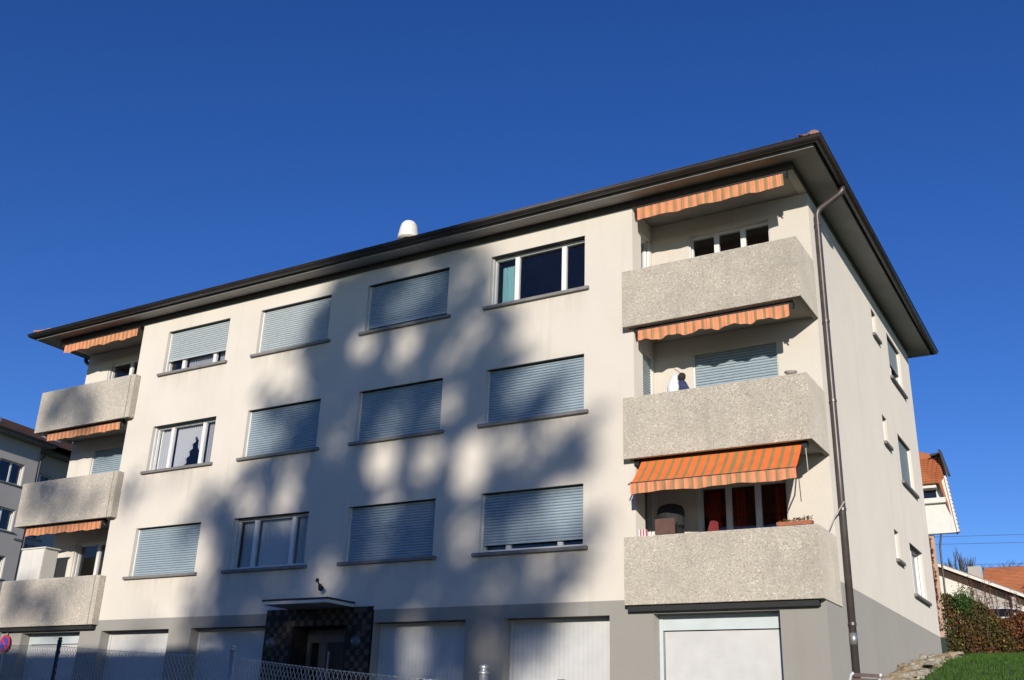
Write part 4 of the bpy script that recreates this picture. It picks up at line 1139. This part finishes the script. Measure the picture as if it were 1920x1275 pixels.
for (P_, hs) in ((F0, hl), (F1, hr)):
    for a, c, z0, z1 in hs: window(P_, a, c, z0, z1, 0, lb, mull=(.55,), depth=.22, blind_d=.1, sillx=(.15, .15))
b = MB(); b.box(-14.8, -.75, 16.2, .9, 13, 16.34).box(.902, .35, 16.2, 12.8, 13, 16.34); split_build(b, "eaves_soffit", "sill", lb)
b = MB(); b.tube([(-14.8, -.82, 16.34), (.95, -.82, 16.34), (1.0, .3, 16.34), (12.8, .3, 16.34)], .09, 8); b.build("gutter", "brown", lb)
b = MB(); b.poly([(-14.8, -.75, 16.36), (12.8, -.75, 16.36), (8.5, 6, 19.1), (-10, 6, 19.1)]); b.poly([(12.8, -.75, 16.36), (12.8, 13, 16.36), (8.5, 6, 19.1)]); b.poly([(-14.8, 13, 16.36), (12.8, 13, 16.36), (8.5, 6, 19.1), (-10, 6, 19.1)]); b.poly([(-14.8, -.75, 16.36), (-14.8, 13, 16.36), (-10, 6, 19.1)])
lr = b.build("roof", "rtile", lb)
b = MB()
sn = Vector((0, 6.75, 2.74)); 
for r in range(17):
    t0, t1 = r / 17, (r + 1) / 17; a0, a1 = Vector((-14.8 + 4.8 * t0, -.75, 16.37)) + sn * t0, Vector((-14.8 + 4.8 * t1, -.75, 16.37)) + sn * t1
    x0_, x1_ = 12.8 - 4.3 * t0, 12.8 - 4.3 * t1
    b.quad((a0.x, a0.y, a0.z + .07), (x0_, a0.y, a0.z + .07), (x1_, a1.y, a1.z + .01), (a1.x, a1.y, a1.z + .01)); b.quad((a0.x, a0.y, a0.z), (x0_, a0.y, a0.z), (x0_, a0.y, a0.z + .07), (a0.x, a0.y, a0.z + .07))
b.build("roof_tiles", "rtile", lr, kind="stuff", fix=False)
for x in (-2.2, 2.6):
    b = MB(); p = Vector((x, 1.6, 17.42)); b.box(x - .45, 1.2, 17.27, x + .45, 1.9, 17.55); b.build("roof_window", "galv", lr)
b = MB(); b.tube([(.75, -.7, 16.3), (.7, -.45, 15.9), (.62, -.06, 15.5), (.62, -.06, 4)], .06, 8); b.build("downpipe", "brown", lb)
b = MB()
for z in (10.5, 7.8): b.box(-.2, -.06, z, .4, -.005, z + .1)
for k in range(5): b.box(1.3 + k * .5, .9, 10.35, 1.7 + k * .5, 1.19, 10.6)
split_build(b, "ledge", "sill", lb)

# ------------------------------------------------------------------ what stands behind the camera and shades the facade
oh = thing("house_across_road", (-12, -26, hgt(0, -26)), "plain house across the road behind the viewer", "house")
b = MB(); b.prism([(-21, -3.0), (-29, -3.0), (-29, 6.3), (-25, 8.85), (-21, 6.3)], 'x', -34, 2.0); b.build("wall", "pw", oh)
b = MB(); b.prism([(-20.4, 5.95), (-25, 8.87), (-29.6, 5.95), (-29.6, 6.15), (-25, 9.05), (-20.4, 6.15)], 'x', -34.5, 2.3); b.build("roof", "otile", oh)

DT = 74.0
# gaps in the conifer's crown (x, z where the light through the gap lands on the facade, radius, openness)
SPOTS = [(-5.82, 11.44, 0.6, 0.3), (-5.32, 10.71, 0.32, 0.6), (-5.68, 10.39, 0.34, 0.65), (-6.16, 10.27, 0.3, 0.5), (-7.03, 9.38, 0.39, 0.65), (-5.77, 9.22, 0.42, 0.75), (-5.89, 8.94, 0.33, 0.6), (-3.92, 9.18, 0.33, 0.45), (-4.25, 8.84, 0.37, 0.5), (-4.59, 8.45, 0.31, 0.35), (-5.61, 8.4, 0.36, 0.2), (-4.14, 10.77, 0.35, 0.35), (-4.44, 10.4, 0.32, 0.3), (-3.64, 9.91, 0.22, 0.3), (-9.34, 8.79, 0.56, 0.6), (-8.95, 8.43, 0.41, 0.4), (-7.61, 6.96, 0.41, 0.3), (-7.2, 7.72, 0.24, 0.2), (-6.0, 7.49, 0.38, 0.5), (-6.26, 7.16, 0.33, 0.5), (-4.44, 7.52, 0.34, 0.7), (-4.97, 7.39, 0.25, 0.5), (-6.19, 6.44, 0.46, 0.9), (-4.98, 6.32, 0.41, 0.75), (-3.76, 6.26, 0.48, 1.0), (-3.86, 5.84, 0.37, 0.8), (-3.61, 6.66, 0.31, 0.5), (-2.85, 6.49, 0.39, 0.5), (-1.86, 6.63, 0.32, 0.75), (-2.35, 6.04, 0.35, 0.3), (-2.73, 7.74, 0.35, 0.6), (-2.24, 7.89, 0.32, 0.6), (-1.36, 7.25, 0.46, 0.9), (-5.91, 5.54, 0.38, 0.35), (-6.13, 4.96, 0.42, 0.3), (-6.28, 4.57, 0.35, 0.3), (-5.34, 5.2, 0.36, 0.15), (-10.18, 5.82, 0.46, 0.65), (-8.99, 5.72, 0.43, 0.7), (-8.94, 6.44, 0.45, 0.35), (-10.96, 6.39, 0.46, 0.5), (-3.91, 4.6, 0.41, 0.5), (-3.46, 4.5, 0.23, 0.45), (-7.52, 3.9, 0.44, 0.45), (-8.8, 3.77, 0.39, 0.2), (-3.12, 3.4, 0.36, 0.25), (-2.35, 3.5, 0.34, 0.25), (-1.91, 3.97, 0.34, 0.65), (-4.76, 3.4, 0.31, 0.12), (-1.63, 4.91, 0.52, 0.85), (-2.39, 4.7, 0.39, 0.65), (-3.02, 4.54, 0.28, 0.6), (-1.25, 4.23, 0.29, 0.6), (-5.13, 2.7, 0.36, 0.6), (-5.05, 2.3, 0.33, 0.55), (-3.16, 2.5, 0.28, 0.45), (-3.22, 2.18, 0.3, 0.6), (-2.31, 2.18, 0.36, 0.5), (-9.76, 5.22, 0.37, 0.3), (-9.58, 7.52, 0.38, 0.6), (-9.92, 7.22, 0.38, 0.6)]
SHADE = [(-10.57, 1.95), (-10.91, 3.16), (-11.07, 3.71), (-11.0, 4.5), (-11.31, 5.33), (-11.14, 6.15), (-10.51, 6.39), (-9.72, 7.36), (-9.97, 8.22), (-8.94, 9.08), (-8.86, 10.23), (-8.37, 10.92), (-8.15, 11.39), (-7.4, 11.42), (-7.43, 12.17), (-6.03, 12.22), (-4.42, 11.66), (-3.6, 10.87), (-3.51, 10.34), (-3.59, 9.74), (-2.92, 9.47), (-2.91, 9.09), (-3.49, 8.59), (-2.51, 8.55), (-2.5, 8.24), (-3.0, 8.09), (-2.48, 7.78), (-1.6, 7.87), (-1.6, 7.58), (-1.74, 7.01), (-1.09, 6.64), (-1.12, 5.68), (-2.41, 5.38), (-1.11, 4.61), (-0.89, 4.4), (-1.25, 3.65), (-1.71, 3.16), (-1.74, 2.72), (-2.23, 1.93)]
rt, up_ = Vector((math.cos(SUN_AZ), math.sin(SUN_AZ), 0)), None
tree_c = Vector((-5.6, 0, 0)) + TO_SUN * DT
gz0 = hgt(tree_c.x, tree_c.y)
ct = thing("conifer_tree", (tree_c.x, tree_c.y, gz0), "tall dense conifer behind the viewer throwing dappled shade", "tree")
b = MB(); b.tube([(tree_c.x, tree_c.y, gz0 - .3), (tree_c.x, tree_c.y, 18), (tree_c.x + .3, tree_c.y, 28.5)], [.45, .3, .06], 10); b.build("trunk", "bark", ct)
def inside(x, z, P):
    r = False; j = len(P) - 1
    for i in range(len(P)):
        if (P[i][1] > z) != (P[j][1] > z) and x < (P[j][0] - P[i][0]) * (z - P[i][1]) / (P[j][1] - P[i][1]) + P[i][0]: r = not r
        j = i
    return r
EXTRA = [(-11.6, 5.75, .8, .4), (-10.9, 6.1, .6, .4), (-12.3, 5.3, .6, .6), (-17.9, 9.4, 1.0, .35), (-17.0, 8.9, .8, .4), (-18.6, 9.0, .7, .45), (-11.3, 2.9, .8, .25), (-11.6, 3.7, .6, .5), (-18.3, 6.6, .9, .4), (-17.2, 6.3, 1.0, .45), (-16.0, 6.2, .6, .65), (-18.3, 3.7, .9, .4), (-17.0, 3.4, .9, .45), (-16.0, 3.9, .6, .65), (-1.0, 6.9, .5, .5), (-.8, 4.7, .4, .6), (-10.0, 8.6, .6, .5), (-9.3, 9.6, .5, .5), (-14.5, 6.4, .8, .65), (-12.9, 6.7, .6, .7), (-13.4, 2.7, .8, .6)]
def extra(x, z):
    for ex, ez, er, et in EXTRA:
        q = math.hypot(x - ex, z - ez) / er
        if q < 1 and rnd.random() < math.log(et) / math.log(.02) * min(1, 1.5 * (1 - q)): return True
    return False
for _ in range(24):
    SPOTS.append((rnd.uniform(-10.8, -1.5), rnd.uniform(2.5, 11.2), rnd.uniform(.3, .6), rnd.uniform(.06, .15)))
b = MB()
for _ in range(160000):
    zf = rnd.uniform(-2.5, 12.9); xf = rnd.uniform(-18.9, -.2)      # where this clump's shade lands
    if zf < 1.9:
        if not -11.0 < xf < -2.2 - .3 * zf: continue
        if rnd.random() < .5: continue
    elif not (inside(xf + rnd.gauss(0, .16), zf + rnd.gauss(0, .14), SHADE) or extra(xf, zf)): continue
    if math.hypot(xf + 6.5, zf - 13.6) < .9: continue
    tmin = .025; T = tmin
    for sx, sz, sr, st in SPOTS:
        q = math.hypot(xf - sx, (zf - sz) * .85) / sr
        if q < 1.0: T = max(T, min(1, st * 1.08) * min(1, (1.0 - q) * 5))
    if rnd.random() > math.log(max(T, tmin)) / math.log(tmin): continue
    s = rnd.uniform(.10, .17)
    hw = 4.6 - .25 * max(0, zf - 3)
    dep = rnd.uniform(-1, 1) * hw * .8
    leaf(b, Vector((xf, 0, zf)) + TO_SUN * (DT + dep), s, 0)
b.build("crown", "needle", ct, kind="stuff", fix=False)
for k in range(26):
    zz_ = gz0 + 8 + k * .75; a = k * 2.4; L = max(.8, 5.0 - .2 * k); bb = MB() if k == 0 else bb
    bb.tube([(tree_c.x, tree_c.y, zz_), (tree_c.x + math.cos(a) * L * .6, tree_c.y + math.sin(a) * L * .6, zz_ + .2), (tree_c.x + math.cos(a) * L, tree_c.y + math.sin(a) * L, zz_ - .2)], [.07, .05, .02], 5)
bb.build("limb", "bark", ct)
S.cycles.use_denoising = True
S.cycles.max_bounces = 8; S.cycles.diffuse_bounces = 2
S.cycles.transparent_max_bounces = 12
